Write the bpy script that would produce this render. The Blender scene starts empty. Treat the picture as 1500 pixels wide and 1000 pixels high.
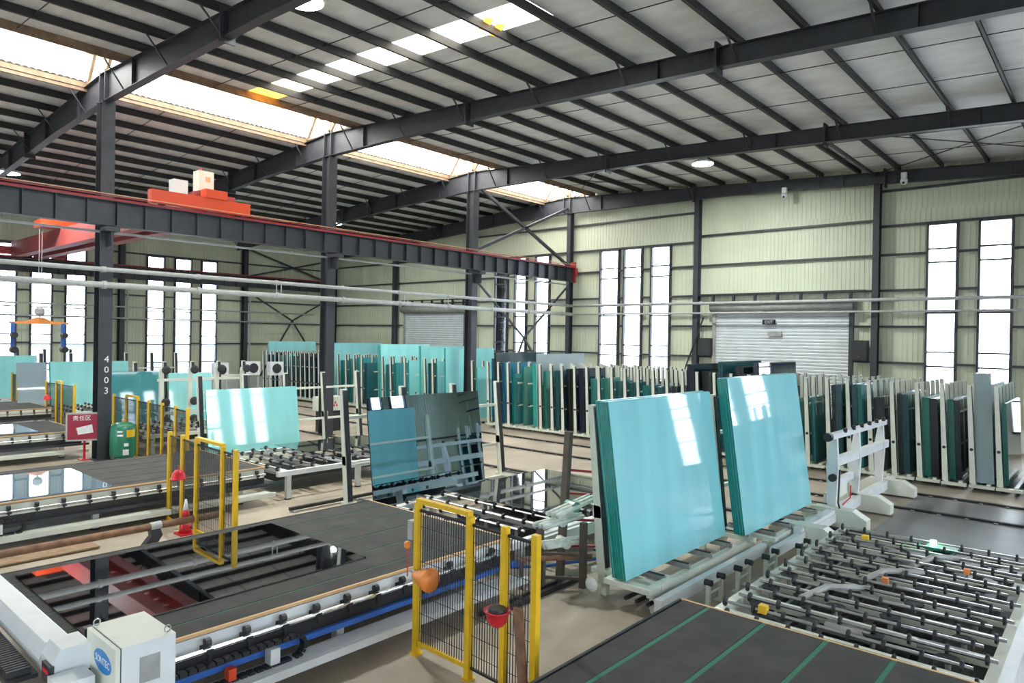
import bpy, math, random
from mathutils import Vector, Matrix
R = math.radians
random.seed(7)
C = bpy.context.scene.collection
SC = bpy.context.scene

# ---------------------------------------------------------------- camera, sky, exposure
def cam_axes(yaw, pitch, roll):
    cy, sy, cp, sp = math.cos(yaw), math.sin(yaw), math.cos(pitch), math.sin(pitch)
    f = Vector((cy*cp, sy*cp, sp)); r = Vector((sy, -cy, 0)); u = r.cross(f)
    cr, sr = math.cos(roll), math.sin(roll)
    return cr*r+sr*u, cr*u-sr*r, f
cr_, cu_, cf_ = cam_axes(R(41.252), R(-0.321), R(1.015))
cd = bpy.data.cameras.new('camera'); cam = bpy.data.objects.new('camera', cd); C.objects.link(cam)
cam.matrix_world = Matrix(((cr_.x, cu_.x, -cf_.x, 0), (cr_.y, cu_.y, -cf_.y, 0), (cr_.z, cu_.z, -cf_.z, 4.2), (0, 0, 0, 1)))
cd.sensor_width = 36; cd.lens = 36*1022.3/1500; cd.clip_end = 400; cd.clip_start = .05
SC.camera = cam
SC.view_settings.view_transform = 'Standard'; SC.view_settings.look = 'None'
SC.view_settings.gamma = 1; SC.view_settings.use_curve_mapping = False
SC.view_settings.exposure = 1.88
try:
    SC.cycles.use_denoising = True; SC.cycles.max_bounces = 10; SC.cycles.diffuse_bounces = 6
    SC.cycles.transparent_max_bounces = 24; SC.cycles.glossy_bounces = 5; SC.cycles.sample_clamp_indirect = 8
except Exception: pass
w = bpy.data.worlds.new('sky'); SC.world = w; w.use_nodes = True
nt = w.node_tree; nt.nodes.clear()
tc = nt.nodes.new('ShaderNodeTexCoord'); sep = nt.nodes.new('ShaderNodeSeparateXYZ'); cr = nt.nodes.new('ShaderNodeValToRGB')
bg = nt.nodes.new('ShaderNodeBackground'); ow = nt.nodes.new('ShaderNodeOutputWorld')
cr.color_ramp.elements[0].position = 0; cr.color_ramp.elements[0].color = (.78, .88, 1, 1)
cr.color_ramp.elements[1].position = .6; cr.color_ramp.elements[1].color = (.93, .97, 1, 1)
nt.links.new(tc.outputs['Generated'], sep.inputs[0]); nt.links.new(sep.outputs['Z'], cr.inputs[0])
nt.links.new(cr.outputs[0], bg.inputs[0]); bg.inputs[1].default_value = 4.4
nt.links.new(bg.outputs[0], ow.inputs[0])

# ---------------------------------------------------------------- materials
MT = {}
def mat(name, col, rough=.6, metal=0, noise=0, nscale=6, bump=0, bscale=30, ior=None, coat=0, emit=None, es=0, dirt=None, stretch=None):
    m = bpy.data.materials.new(name); m.use_nodes = True; n = m.node_tree.nodes; l = m.node_tree.links
    p = n['Principled BSDF']; p.inputs['Base Color'].default_value = (*col, 1)
    p.inputs['Roughness'].default_value = rough; p.inputs['Metallic'].default_value = metal
    if ior: p.inputs['IOR'].default_value = ior
    if coat: p.inputs['Coat Weight'].default_value = coat; p.inputs['Coat Roughness'].default_value = .05
    if emit: p.inputs['Emission Color'].default_value = (*emit, 1); p.inputs['Emission Strength'].default_value = es
    if noise or bump:
        t = n.new('ShaderNodeTexCoord'); mp = n.new('ShaderNodeMapping'); l.new(t.outputs['Object'], mp.inputs[0])
        if stretch: mp.inputs['Scale'].default_value = stretch
    if noise:
        nz = n.new('ShaderNodeTexNoise'); nz.inputs['Scale'].default_value = nscale; nz.inputs['Detail'].default_value = 6
        l.new(mp.outputs[0], nz.inputs['Vector'])
        rp = n.new('ShaderNodeValToRGB'); d = dirt or tuple(c*(1-noise) for c in col)
        rp.color_ramp.elements[0].position = .3; rp.color_ramp.elements[0].color = (*d, 1)
        rp.color_ramp.elements[1].position = .68; rp.color_ramp.elements[1].color = (*[min(1, c*(1+noise*.35)) for c in col], 1)
        l.new(nz.outputs['Fac'], rp.inputs[0]); l.new(rp.outputs[0], p.inputs['Base Color'])
    if bump:
        nb = n.new('ShaderNodeTexNoise'); nb.inputs['Scale'].default_value = bscale; nb.inputs['Detail'].default_value = 4
        l.new(mp.outputs[0], nb.inputs['Vector']); b = n.new('ShaderNodeBump'); b.inputs['Strength'].default_value = bump
        b.inputs['Distance'].default_value = .05; l.new(nb.outputs['Fac'], b.inputs['Height']); l.new(b.outputs[0], p.inputs['Normal'])
    MT[name] = m; return m
def thin(name, tint, gloss=.1, body=None, bodyfac=0, trans=0):
    """clear or translucent sheet: transparent + glossy (+ body colour, + translucent)"""
    m = bpy.data.materials.new(name); m.use_nodes = True; n = m.node_tree.nodes; l = m.node_tree.links; n.clear()
    o = n.new('ShaderNodeOutputMaterial'); t = n.new('ShaderNodeBsdfTransparent'); t.inputs[0].default_value = (*tint, 1)
    cur = t.outputs[0]
    if body:
        d = n.new('ShaderNodeBsdfTranslucent' if trans else 'ShaderNodeBsdfDiffuse'); d.inputs[0].default_value = (*body, 1)
        mx = n.new('ShaderNodeMixShader'); mx.inputs[0].default_value = bodyfac; l.new(cur, mx.inputs[1]); l.new(d.outputs[0], mx.inputs[2]); cur = mx.outputs[0]
    if gloss:
        g = n.new('ShaderNodeBsdfGlossy'); g.inputs['Roughness'].default_value = .02
        fr = n.new('ShaderNodeFresnel'); fr.inputs[0].default_value = 1.5
        ad = n.new('ShaderNodeMath'); ad.operation = 'ADD'; ad.inputs[1].default_value = gloss; l.new(fr.outputs[0], ad.inputs[0])
        mx = n.new('ShaderNodeMixShader'); l.new(ad.outputs[0], mx.inputs[0]); l.new(cur, mx.inputs[1]); l.new(g.outputs[0], mx.inputs[2]); cur = mx.outputs[0]
    l.new(cur, o.inputs[0]); MT[name] = m; return m
mat('steel', (.040, .042, .051), .5, 0, .25, 3)
mat('purlin', (.026, .025, .026), .6)
mat('brown_warm_lit', (.26, .17, .10), .6, 0, .35, 4)  # warm skylight painted into the ridge steel as brown; also colours the crane shaft
mat('foil', (.82, .82, .83), .6, 0, .14, 2.2, 1.0, 1.7, stretch=(1, .45, 1))
mat('cladding', (.585, .61, .46), .5, 0, .08, .7)
mat('plinth', (.75, .75, .72), .7, 0, .1, 2)
mat('shutter', (.52, .55, .57), .45, 0, .12, 2)
mat('concrete', (.40, .335, .26), .55, 0, .34, .55, .12, 14, dirt=(.26, .22, .165))
mat('slab', (.17, .168, .165), .4, 0, .3, .8)
mat('dark', (.018, .018, .02), .5)
mat('rubber', (.025, .026, .03), .65)
mat('felt', (.052, .050, .046), .9, 0, .3, 3, .2, 60, dirt=(.034, .033, .031))
mat('belt', (.02, .16, .085), .7)
mat('cream', (.68, .70, .60), .45, 0, .08, 3)
mat('white', (.68, .70, .70), .4, 0, .1, 3)
mat('silver', (.62, .62, .62), .25, .9)
mat('grey', (.33, .33, .31), .5, 0, .25, 4)
mat('yellow', (.78, .48, .015), .4, 0, .1, 8)
mat('orange', (.66, .07, .02), .45)
mat('girder_red', (.34, .055, .05), .6, 0, .2, 3)
mat('rail_red', (.36, .03, .04), .5)
mat('red', (.62, .02, .035), .35)
mat('maroon', (.32, .015, .045), .5)
mat('beacon', (.85, .27, .05), .45, 0, .2, 9)
mat('green', (.015, .17, .10), .35)
mat('blue', (.03, .12, .42), .5)
mat('bluehose', (.02, .10, .40), .5)
mat('rust', (.25, .13, .075), .75, 0, .4, 7)
mat('pipegrey', (.42, .43, .42), .45, 0, .15, 6)
mat('brownframe', (.10, .075, .06), .7, 0, .2, 6)
mat('wood', (.30, .19, .11), .7, 0, .3, 8)
mat('edge_tan', (.62, .38, .18), .6)
mat('paper', (.75, .77, .76), .6, 0, .1, 9)
mat('wrap', (.60, .66, .58), .4, 0, .2, 12)
mat('logo_blue', (.02, .22, .55), .4)
mat('inkwhite', (.85, .85, .85), .5)
mat('lamp', (1, 1, 1), .5, emit=(.93, 1, .95), es=26)
mat('led', (0, .4, .1), .5, emit=(.05, 1, .35), es=14)
mat('shed', (.35, .45, .62), .7)
mat('asphalt', (.45, .46, .47), .8)
thin('pane', (.96, .98, 1), .03)
thin('frp', (.80, .77, .71), 0, (.85, .79, .70), .55, 1)
thin('frp_old', (.9, .6, .2), 0, (.75, .5, .16), .8, 1)
thin('clear', (.72, .84, .88), .2, (.66, .80, .88), .45)
thin('mirror_clear', (.55, .6, .6), .30, (.3, .36, .36), .12)
thin('clear_edge', (.62, .80, .84), .12, (.62, .82, .86), .5)
def pack(name, col, edge, ior=2.0, rough=.04, metal=0):
    mat(name, col, rough, metal, .13, 1.1, ior=ior, stretch=(1.6, 1, .22)); mat(name+'_edge', edge, .25, 0, .4, 9, stretch=(3, 9, .6))
pack('cyan', (.27, .64, .68), (.005, .27, .23), 1.75)
pack('aqua', (.30, .70, .70), (.02, .36, .30), 1.8)
pack('teal', (.05, .24, .27), (.01, .16, .15), 1.9)
pack('seagreen', (.08, .26, .23), (.01, .15, .12), 1.9)
pack('petrol', (.025, .12, .14), (.01, .07, .08), 1.9)
pack('navy', (.012, .028, .06), (.006, .012, .03), 1.9)
pack('black', (.008, .012, .013), (.004, .006, .007), 1.8)
pack('skyblue', (.05, .19, .30), (.01, .09, .16), 1.9)
pack('smoke', (.05, .075, .085), (.02, .03, .035), 2.1)
mat('mirror_dark', (.30, .42, .52), .015, 1)
mat('mirror_dark_edge', (.01, .02, .03), .3)
mat('mirror_black', (.34, .35, .38), .02, 1)
mat('mirror_blue', (.38, .52, .64), .02, .55, ior=1.8)

# ---------------------------------------------------------------- helpers
class MB:
    def __init__(s): s.v = []; s.f = []; s.mi = []
    def quadset(s, vs, fs, mi=0):
        b = len(s.v); s.v += [tuple(v) for v in vs]; s.f += [tuple(b+i for i in f) for f in fs]; s.mi += [mi]*len(fs); return s
    def box(s, x0, x1, y0, y1, z0, z1, mi=0):
        v = [(x, y, z) for x in (x0, x1) for y in (y0, y1) for z in (z0, z1)]
        return s.quadset(v, [(0, 1, 3, 2), (4, 6, 7, 5), (0, 4, 5, 1), (2, 3, 7, 6), (0, 2, 6, 4), (1, 5, 7, 3)], mi)
    def bar(s, p, q, a, b=None, mi=0, up=(0, 0, 1)):
        p = Vector(p); q = Vector(q); b = b or a; d = (q-p).normalized(); u = Vector(up)
        if abs(d.dot(u)) > .95: u = Vector((1, 0, 0)) if abs(d.x) < .9 else Vector((0, 1, 0))
        r = d.cross(u).normalized(); u = r.cross(d)
        v = [e+r*(i*a/2)+u*(j*b/2) for e in (p, q) for i, j in ((-1, -1), (1, -1), (1, 1), (-1, 1))]
        return s.quadset(v, [(3, 2, 1, 0), (4, 5, 6, 7), (0, 1, 5, 4), (1, 2, 6, 5), (2, 3, 7, 6), (3, 0, 4, 7)], mi)
    def tube(s, p, q, r, r2=None, n=8, mi=0, cap=True):
        p = Vector(p); q = Vector(q); r2 = r if r2 is None else r2; d = (q-p).normalized()
        u = Vector((0, 0, 1)) if abs(d.z) < .9 else Vector((1, 0, 0)); a = d.cross(u).normalized(); b = d.cross(a)
        v = []
        for e, rr in ((p, r), (q, r2)):
            v += [e+a*(rr*math.cos(2*math.pi*i/n))+b*(rr*math.sin(2*math.pi*i/n)) for i in range(n)]
        f = [(i, (i+1) % n, n+(i+1) % n, n+i) for i in range(n)]
        if cap: f += [tuple(range(n-1, -1, -1)), tuple(range(n, 2*n))]
        return s.quadset(v, f, mi)
    def path(s, pts, r, n=6, mi=0):
        for a, b in zip(pts[:-1], pts[1:]): s.tube(a, b, r, n=n, mi=mi)
        return s
    def prism(s, pts, axis, a, b, mi=0):
        """extrude a 2-D polygon along an axis; pts are the two other coordinates in xyz order"""
        def P(u, v, w): return {'x': (w, u, v), 'y': (u, w, v), 'z': (u, v, w)}[axis]
        n = len(pts); v = [P(*p, a) for p in pts]+[P(*p, b) for p in pts]
        return s.quadset(v, [tuple(range(n)), tuple(range(2*n-1, n-1, -1))]+[(i, n+i, n+(i+1) % n, (i+1) % n) for i in range(n)], mi)
    def lathe(s, c, prof, n=16, axis='z', mi=0):
        c = Vector(c); v = []
        for r, h in prof:
            for i in range(n):
                a = 2*math.pi*i/n; x, y = r*math.cos(a), r*math.sin(a)
                v.append(c+Vector({'z': (x, y, h), 'x': (h, x, y), 'y': (x, h, y)}[axis]))
        k = len(prof); f = [(j*n+i, j*n+(i+1) % n, (j+1)*n+(i+1) % n, (j+1)*n+i) for j in range(k-1) for i in range(n)]
        f += [tuple(range(n-1, -1, -1)), tuple(range((k-1)*n, k*n))]
        return s.quadset(v, f, mi)
    def build(s, name, m, parent=None, smooth=False, local=False):
        off = Vector((0, 0, 0)); p = parent
        while p is not None and not local: off += Vector(p.location); p = p.parent
        me = bpy.data.meshes.new(name); me.from_pydata([tuple(Vector(v)-off) for v in s.v], [], s.f)
        for k in (m if isinstance(m, (list, tuple)) else [m]): me.materials.append(MT[k])
        for p, i in zip(me.polygons, s.mi): p.material_index = i; p.use_smooth = smooth
        import bmesh
        bm = bmesh.new(); bm.from_mesh(me); bmesh.ops.recalc_face_normals(bm, faces=bm.faces); bm.to_mesh(me); bm.free()
        o = bpy.data.objects.new(name, me); C.objects.link(o); o.parent = parent; return o
def tag(o, label=None, cat=None, group=None, kind=None):
    if label: o['label'] = label
    if cat: o['category'] = cat
    if group: o['group'] = group
    if kind: o['kind'] = kind
    return o
def thing(name, loc, label=None, cat=None, group=None, kind=None):
    o = bpy.data.objects.new(name, None); C.objects.link(o); o.location = loc; o.empty_display_size = .1
    return tag(o, label, cat, group, kind)
KIDS = {}
def kids_index():
    KIDS.clear()
    for o in C.objects:
        if o.parent: KIDS.setdefault(o.parent.name, []).append(o)
def copy_tree(o, loc=None, label=None, parent=None, top=True):
    if top: kids_index()
    c = o.copy(); C.objects.link(c)
    if parent is not None: c.parent = parent
    if loc is not None: c.location = loc
    if label: c['label'] = label
    for ch in KIDS.get(o.name, []): copy_tree(ch, parent=c, top=False)
    return c
def dupe(o, off):
    c = o.copy(); C.objects.link(c); c.location = Vector(o.location)+Vector(off); return c
def text(s, name, m, loc, u, v, size, parent=None, ext=.003, align='CENTER'):
    """flat lettering lying in the plane spanned by u (reading direction) and v (up)"""
    cu = bpy.data.curves.new(name, 'FONT'); cu.body = s; cu.size = size; cu.align_x = align; cu.align_y = 'CENTER'; cu.extrude = ext; cu.resolution_u = 2
    t = bpy.data.objects.new(name, cu); C.objects.link(t)
    dg = bpy.context.evaluated_depsgraph_get(); me = bpy.data.meshes.new_from_object(t.evaluated_get(dg))
    bpy.data.objects.remove(t); me.materials.clear(); me.materials.append(MT[m])
    u = Vector(u).normalized(); v = Vector(v).normalized(); n = u.cross(v)
    mtx = Matrix(((u.x, v.x, n.x, loc[0]), (u.y, v.y, n.y, loc[1]), (u.z, v.z, n.z, loc[2]), (0, 0, 0, 1)))
    off = Vector((0, 0, 0)); p = parent
    while p is not None: off += Vector(p.location); p = p.parent
    me.transform(Matrix.Translation(-off) @ mtx)
    o = bpy.data.objects.new(name, me); C.objects.link(o); o.parent = parent; return o
ORD = ['first', 'second', 'third', 'fourth', 'fifth', 'sixth', 'seventh', 'eighth', 'ninth', 'tenth', 'eleventh', 'twelfth', 'thirteenth',
       'fourteenth', 'fifteenth', 'sixteenth', 'seventeenth', 'eighteenth', 'nineteenth', 'twentieth']

# ---------------------------------------------------------------- the building
XW, YL, YN, XB = 33.7, 49.4, -8.2, -12.0
COLY = [0.1, 8.22, 16.7, 24.9, 33.1, 41.1]
FRX = [-8.7, -.2, 8.3, 16.8, 25.3, 33.35]
def roofz(y): return 12.55-(.052*(25-y) if y < 25 else .062*(y-25))
def rafbot(y):
    P = [(-8.2, 10.2), (2, 10.82), (7.4, 11.12), (15, 11.47), (21, 11.56), (24.7, 11.6), (25.4, 11.6), (30, 11.45), (34, 11.2), (38, 10.93), (49.6, 10.25)]
    for (a, za), (b, zb) in zip(P[:-1], P[1:]):
        if y <= b: return za+(zb-za)*(y-a)/(b-a)
    return 10.25
fl = MB().box(XB-.3, XW+.3, YN-.3, YL+.3, -.3, 0).build('floor', 'concrete'); tag(fl, kind='structure')
gr = MB().box(-120, 160, -120, 170, -.6, -.35).build('ground', 'asphalt'); tag(gr, kind='structure')
tag(MB().box(14.0, 22.0, -8.0, 4.2, 0, .008).build('floor_slab', 'slab'), kind='structure')
for i, x in enumerate((22.2, 20.0, 16.6)):
    t = thing('floor_rail_track', (x, 20, 0), ['dark steel floor track nearest the row of storage racks', 'middle dark floor track crossing the aisle', 'dark floor track nearest the loading racks'][i], 'rail', 'floor tracks along the racks')
    for k in range(6):
        y0 = .8+k*7.1; MB().box(x-.06, x+.06, y0, y0+7.04, .012, .06).build('rail', 'dark', t)
        m = MB()
        for q in range(12): m.box(x-.16, x+.16, y0+.2+q*.58, y0+.28+q*.58, .012, .03)
        tag(m.build('clips', 'grey', t), kind='stuff')

def sheet(axis, plane, u0, u1, z0, z1, inward):
    """ribbed cladding sheet, about a metre wide: trapezoid ribs every 0.2 m"""
    m = MB(); n = max(1, round((u1-u0)/.2)); du = (u1-u0)/n; prof = []
    for i in range(n):
        a = u0+i*du; prof += [(a, 0), (a+du*.78, 0), (a+du*.84, .016), (a+du*.94, .016)]
    prof.append((u1, 0)); vs = []
    for z in (z0, z1):
        for u, d in prof: vs.append((plane+inward*d, u, z) if axis == 'x' else (u, plane+inward*d, z))
    k = len(prof); m.quadset(vs, [(i, i+1, k+i+1, k+i) for i in range(k-1)]); return m
def clad(root, axis, plane, inward, u0, u1, z0, z1, holes):
    """cover u0..u1 x z0..z1 with sheets, leaving rectangular holes (u0,u1,z0,z1)"""
    cuts = sorted({u0, u1, *[h[0] for h in holes], *[h[1] for h in holes]})
    for a, b in zip(cuts[:-1], cuts[1:]):
        if b-a < .02: continue
        hs = [h for h in holes if h[0] <= a+.01 and h[1] >= b-.01]; zs = []; z = z0
        for h in sorted(hs, key=lambda q: q[2]):
            if h[2] > z+.02: zs.append((z, h[2]))
            z = h[3]
        if z < z1-.02: zs.append((z, z1))
        n = max(1, round((b-a)/1.05))
        for i in range(n):
            ua, ub = a+(b-a)*i/n, a+(b-a)*(i+1)/n
            for za, zb in zs: sheet(axis, plane+inward*(.003 if i % 2 else -.003), ua, ub+(.01 if i < n-1 else 0), za, zb, inward).build('cladding_sheet', 'cladding', root)
WN = [0]
TR = [2.1, 3.3, 3.9, 5.55, 7.68, 8.25]
def window(axis, plane, inward, u0, u1, z0, z1):
    WN[0] += 1
    def B(m, a, b, c, d, e, f): return m.box(e, f, a, b, c, d) if axis == 'x' else m.box(a, b, e, f, c, d)
    p0, p1 = sorted((plane-inward*.06, plane+inward*.14))
    loc = (plane, (u0+u1)/2, z0) if axis == 'x' else ((u0+u1)/2, plane, z0)
    t = thing('window_%d' % WN[0], loc, kind='structure')
    m = MB(); w_ = .09
    B(m, u0-w_, u0, z0-w_, z1+w_, p0, p1); B(m, u1, u1+w_, z0-w_, z1+w_, p0, p1)
    B(m, u0, u1, z0-w_, z0, p0, p1); B(m, u0, u1, z1, z1+w_, p0, p1); m.build('window_frame', 'steel', t)
    zs = [z0]+[z for z in TR if z0+.3 < z < z1-.2]+[z1]
    for z in zs[1:-1]: B(MB(), u0, u1, z-.035, z+.035, p0+.04, p1-.04).build('transom', 'steel', t)
    for a, b in zip(zs[:-1], zs[1:]): B(MB(), u0, u1, a, b, plane-.004, plane+.004).build('pane', 'pane', t)
def portal(axis, plane, inward, u0, u1, z0, z1):
    l = bpy.data.lights.new('portal', 'AREA'); l.shape = 'RECTANGLE'; l.cycles.is_portal = True
    l.size = abs(u1-u0); l.size_y = abs(z1-z0); o = bpy.data.objects.new('portal', l); C.objects.link(o)
    if axis == 'x': o.location = (plane, (u0+u1)/2, (z0+z1)/2); d = Vector((inward, 0, 0))
    elif axis == 'y': o.location = ((u0+u1)/2, plane, (z0+z1)/2); d = Vector((0, inward, 0))
    o.rotation_euler = d.to_track_quat('-Z', 'Y').to_euler(); return o
def wall(name, axis, plane, inward, u0, u1, cols, wins, doors, girts_of, top):
    loc = (plane, (u0+u1)/2, 0) if axis == 'x' else ((u0+u1)/2, plane, 0)
    t = thing(name, loc, kind='structure'); out = plane-inward*.0
    def B(a, b, c, d, e, f):
        e, f = sorted((e, f)); return MB().box(e, f, a, b, c, d) if axis == 'x' else MB().box(a, b, e, f, c, d)
    pz = 1.2
    holes = [(a, b, .9, zt) for a, b, zt in wins]+[(a, b, 0, zt) for a, b, zt in doors]
    segs = sorted([(a-.1, b+.1) for a, b, _ in doors]); a = u0
    for s0, s1 in segs+[(u1, u1)]:
        if s0-a > .05: B(a, s0, 0, .9, out-inward*.25, out+inward*.02).build('plinth', 'plinth', t)
        a = s1
    brk = sorted([u0]+list(cols)+[u1])
    for a, b in zip(brk[:-1], brk[1:]):
        zt = top((a+b)/2) if callable(top) else top
        hs = [(max(h[0], a), min(h[1], b), h[2], h[3]) for h in holes if h[0] < b and h[1] > a]
        n = 1 if not callable(top) else max(1, round((b-a)/1.04))
        if n == 1: clad(t, axis, out, inward, a, b, .9, zt, hs)
        else:
            clad(t, axis, out, inward, a, b, .9, 10.02, hs)
            for i in range(n):
                ua, ub = a+(b-a)*i/n, a+(b-a)*(i+1)/n
                sheet(axis, out, ua, ub+.01, 10.0, top((ua+ub)/2)+.12, inward).build('cladding_sheet', 'cladding', t)
        for z in girts_of((a+b)/2):
            cut = sorted([(h[0]-.1, h[1]+.1) for h in hs if h[2] < z < h[3]-.02]); s = a
            for c0, c1 in cut+[(b, b)]:
                if c0-s > .1: B(s, c0, z-.045, z+.045, out+inward*.03, out+inward*.18).build('girt', 'steel', t)
                s = c1
    for a, b, zt in wins: window(axis, out+inward*.05, inward, a, b, .9, zt)
    return t
def hcol(name, x, y, z1, d=.42, w_=.32, along='y', z0=0, parent=None, kind='structure', m='steel'):
    """H-section steel column; the flanges face along the given axis"""
    t = thing(name, (x, y, z0), kind=kind) if parent is None else parent
    tf = .02
    if along == 'y':
        MB().box(x-.012, x+.012, y-d/2+tf, y+d/2-tf, z0, z1).build('web', m, t)
        for s in (-1, 1): MB().box(x-w_/2, x+w_/2, y+s*d/2-(tf if s > 0 else 0), y+s*d/2+(0 if s > 0 else tf), z0, z1).build('flange', m, t)
    else:
        MB().box(x-d/2+tf, x+d/2-tf, y-.012, y+.012, z0, z1).build('web', m, t)
        for s in (-1, 1): MB().box(x+s*d/2-(tf if s > 0 else 0), x+s*d/2+(0 if s > 0 else tf), y-w_/2, y+w_/2, z0, z1).build('flange', m, t)
    if z0 == 0: MB().box(x-.28, x+.28, y-.3, y+.3, 0, .03).build('base_plate', m, t)
    return t
def tri(c, w_=1.05, p=1.82): return [(c-p-w_/2, c-p+w_/2), (c-w_/2, c+w_/2), (c+p-w_/2, c+p+w_/2)]
wr = [(21.70, 22.85, 9.25), (20.2, 21.25, 9.25), (18.45, 19.5, 9.25), (30.15, 31.1, 9.25), (28.55, 29.4, 9.25), (26.7, 27.7, 9.25),
      (5.29, 6.27, 9.25), (3.42, 4.43, 9.25), (1.6, 2.6, 9.25)]+[(a, b, 9.25) for a, b in tri(-4)]
dr = [(9.25, 15.8, 5.6), (33.85, 40.2, 5.8)]
def gr_r(y): return [3.4, 4.97, 6.55, 8.1, 9.65] if (8.3 < y < 16.7 or y > 33.2) else [3.4, 4.97, 6.55, 8.1, 9.36, 10.9]
W1 = wall('wall_right', 'x', XW+.2, -1, YN, YL+.1, COLY, wr, dr, gr_r, lambda y: roofz(y)+.2)
for a, b in ((18.2, 23.1), (26.4, 31.4), (1.3, 6.6), (-6.6, -1.5)): portal('x', XW+.32, -1, a, b, .9, 9.3)
wl = []
for c0 in (-6.6, 3.0, 12.95, 21.4): wl += [(a, b, 9.2) for a, b in tri(c0, 1.0, 1.84)]
W2 = wall('wall_left', 'y', YL, -1, XB, XW+.2, [-8, .5, 8.9, 17.35, 25.8], wl, [], lambda x: [3.4, 4.97, 6.55, 8.1, 9.33], 11.2)
for c0 in (-6.6, 3.0, 12.95, 21.4): portal('y', YL+.12, -1, c0-2.5, c0+2.5, .9, 9.25)
wn = []
for c0 in (-8, .5, 9, 17.5, 26): wn += [(a, b, 9.2) for a, b in tri(c0, 1.05)]
wall('wall_near', 'y', YN, 1, XB, XW+.2, [-4, 4.3, 12.8, 21.3, 29.7], wn, [], lambda x: [3.4, 6.55, 8.1, 9.33], 10.95)
for c0 in (-8, .5, 9, 17.5, 26): portal('y', YN-.12, 1, c0-2.5, c0+2.5, .9, 9.25)
wb = []
for c0 in (4.1, 20.8, 37): wb += [(a, b, 9.2) for a, b in tri(c0, 1.05)]
wall('wall_back', 'x', XB, 1, YN, YL, COLY, wb, [], lambda y: [3.4, 6.55, 9.33], lambda y: roofz(y)+.2)
for c0 in (4.1, 20.8, 37): portal('x', XB-.12, 1, c0-2.5, c0+2.5, .9, 9.25)
# columns on the walls
for y in COLY: hcol('steel_column', XW-.2, y, rafbot(y)+.05, .36, .26, 'x')
hcol('steel_column', XW-.25, 48.9, 10.5, .4, .3, 'x')
for x in FRX[:-1]+[25.8-.5+.0]:
    pass
for x in (-8.2, .4, 8.85, 17.3, 25.75):
    t = hcol('steel_column', x, 48.95, 10.5, .45, .3, 'y')
    MB().tube((x+.3, 48.7, 0), (x+.3, 48.7, 7.4), .055, n=8).build('downpipe', 'pipegrey', t)
for x in FRX[:-1]: hcol('steel_column', x, -7.8, 10.2, .45, .3, 'y')
# inner columns under the ridge
for x in (-8.7, -.2, 8.3, 16.8, 25.3):
    t = hcol('steel_column', x, 25, rafbot(25), .48, .40, 'y')
    MB().box(x-.2, x+.2, 24.2, 24.76, 7.36, 7.5).box(x-.012, x+.012, 24.3, 24.76, 6.9, 7.36).build('bracket', 'steel', t)
    if 8 < x < 9:
        for k, ch in enumerate('4003'):
            text(ch, 'column_number', 'inkwhite', (x+.06-.02, 24.755, 3.26-k*.34), (1, 0, 0), (0, 0, 1), .30, t, .002)

# ---------------------------------------------------------------- roof
ceil = thing('ceiling', (10, 25, 12), kind='structure')
HX = (12.3, 13.4)
def slab(x0, x1, y0, y1, dz=.27, th=.05, name='roof_sheet', m='foil'):
    n = 1; v = []
    for x in (x0, x1):
        for y in (y0, y1):
            v += [(x, y, roofz(y)+dz), (x, y, roofz(y)+dz+th)]
    return MB().quadset(v, [(0, 1, 3, 2), (4, 6, 7, 5), (0, 4, 5, 1), (2, 3, 7, 6), (0, 2, 6, 4), (1, 5, 7, 3)]).build(name, m, ceil)
fx = [XB-.2]+FRX[:-1]+[XW+.3]
PR = [23.4-1.6*i for i in range(20)]; PL = [26.8+1.58*i for i in range(15)]
for a, b in zip(fx[:-1], fx[1:]):
    ys = [YN-.3]+sorted(PR)[0:]; 
    if a < 12 < b:
        slab(a, HX[0], YN-.3, 23.4); slab(HX[1], b, YN-.3, 23.4); slab(HX[0], HX[1], YN-.3, 10.6)
    else: slab(a, b, YN-.3, 23.4)
    slab(a, b, 26.8, YL+.4)
MB().box(XB, XW+.1, 23.36, 23.4, 12.46, 12.96).build('leak_cover', 'brown_warm_lit', ceil)  # board added to close the light leak beside the ridge opening
for i in range(8):
    y1 = 23.4-1.6*i; slab(HX[0], HX[1], y1-1.6+.04, y1-.04, .27, .01, 'skylight_pane', 'frp_old' if i == 0 else 'frp')
# a broken, yellowed flap hanging in the skylight strip
for dx in (.32, .75): MB().bar((12.3+dx, 12.0, roofz(12)+.25), (12.55+dx, 12.5, roofz(12.5)+.16), .22, .02).build('loose_flap', 'frp_old', ceil)
def cpur(y, x0, x1):
    z = roofz(y); m = MB().box(x0, x1, y-.012, y+.012, z, z+.25)
    m.box(x0, x1, y-.075, y+.012, z, z+.012); m.box(x0, x1, y-.012, y+.075, z+.238, z+.25)
    return m
for y in PR+PL:
    if YN < y < YL:
        m0 = 'brown_warm_lit' if y in (PR[0],) else 'purlin'  # purlin beside the ridge opening carries its warm light as a brown colour
        cpur(y, XB, XW+.1).build('purlin', m0, ceil)
for a, b in zip(FRX[:-1], FRX[1:]):
    for k in (1/3, 2/3):
        x = a+(b-a)*k
        MB().bar((x, YN, roofz(YN)+.12), (x, 23.4, roofz(23.4)+.12), .02).build('sag_rod', 'dark', ceil)
        MB().bar((x, 26.8, roofz(26.8)+.12), (x, YL, roofz(YL)+.12), .02).build('sag_rod', 'dark', ceil)
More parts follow.
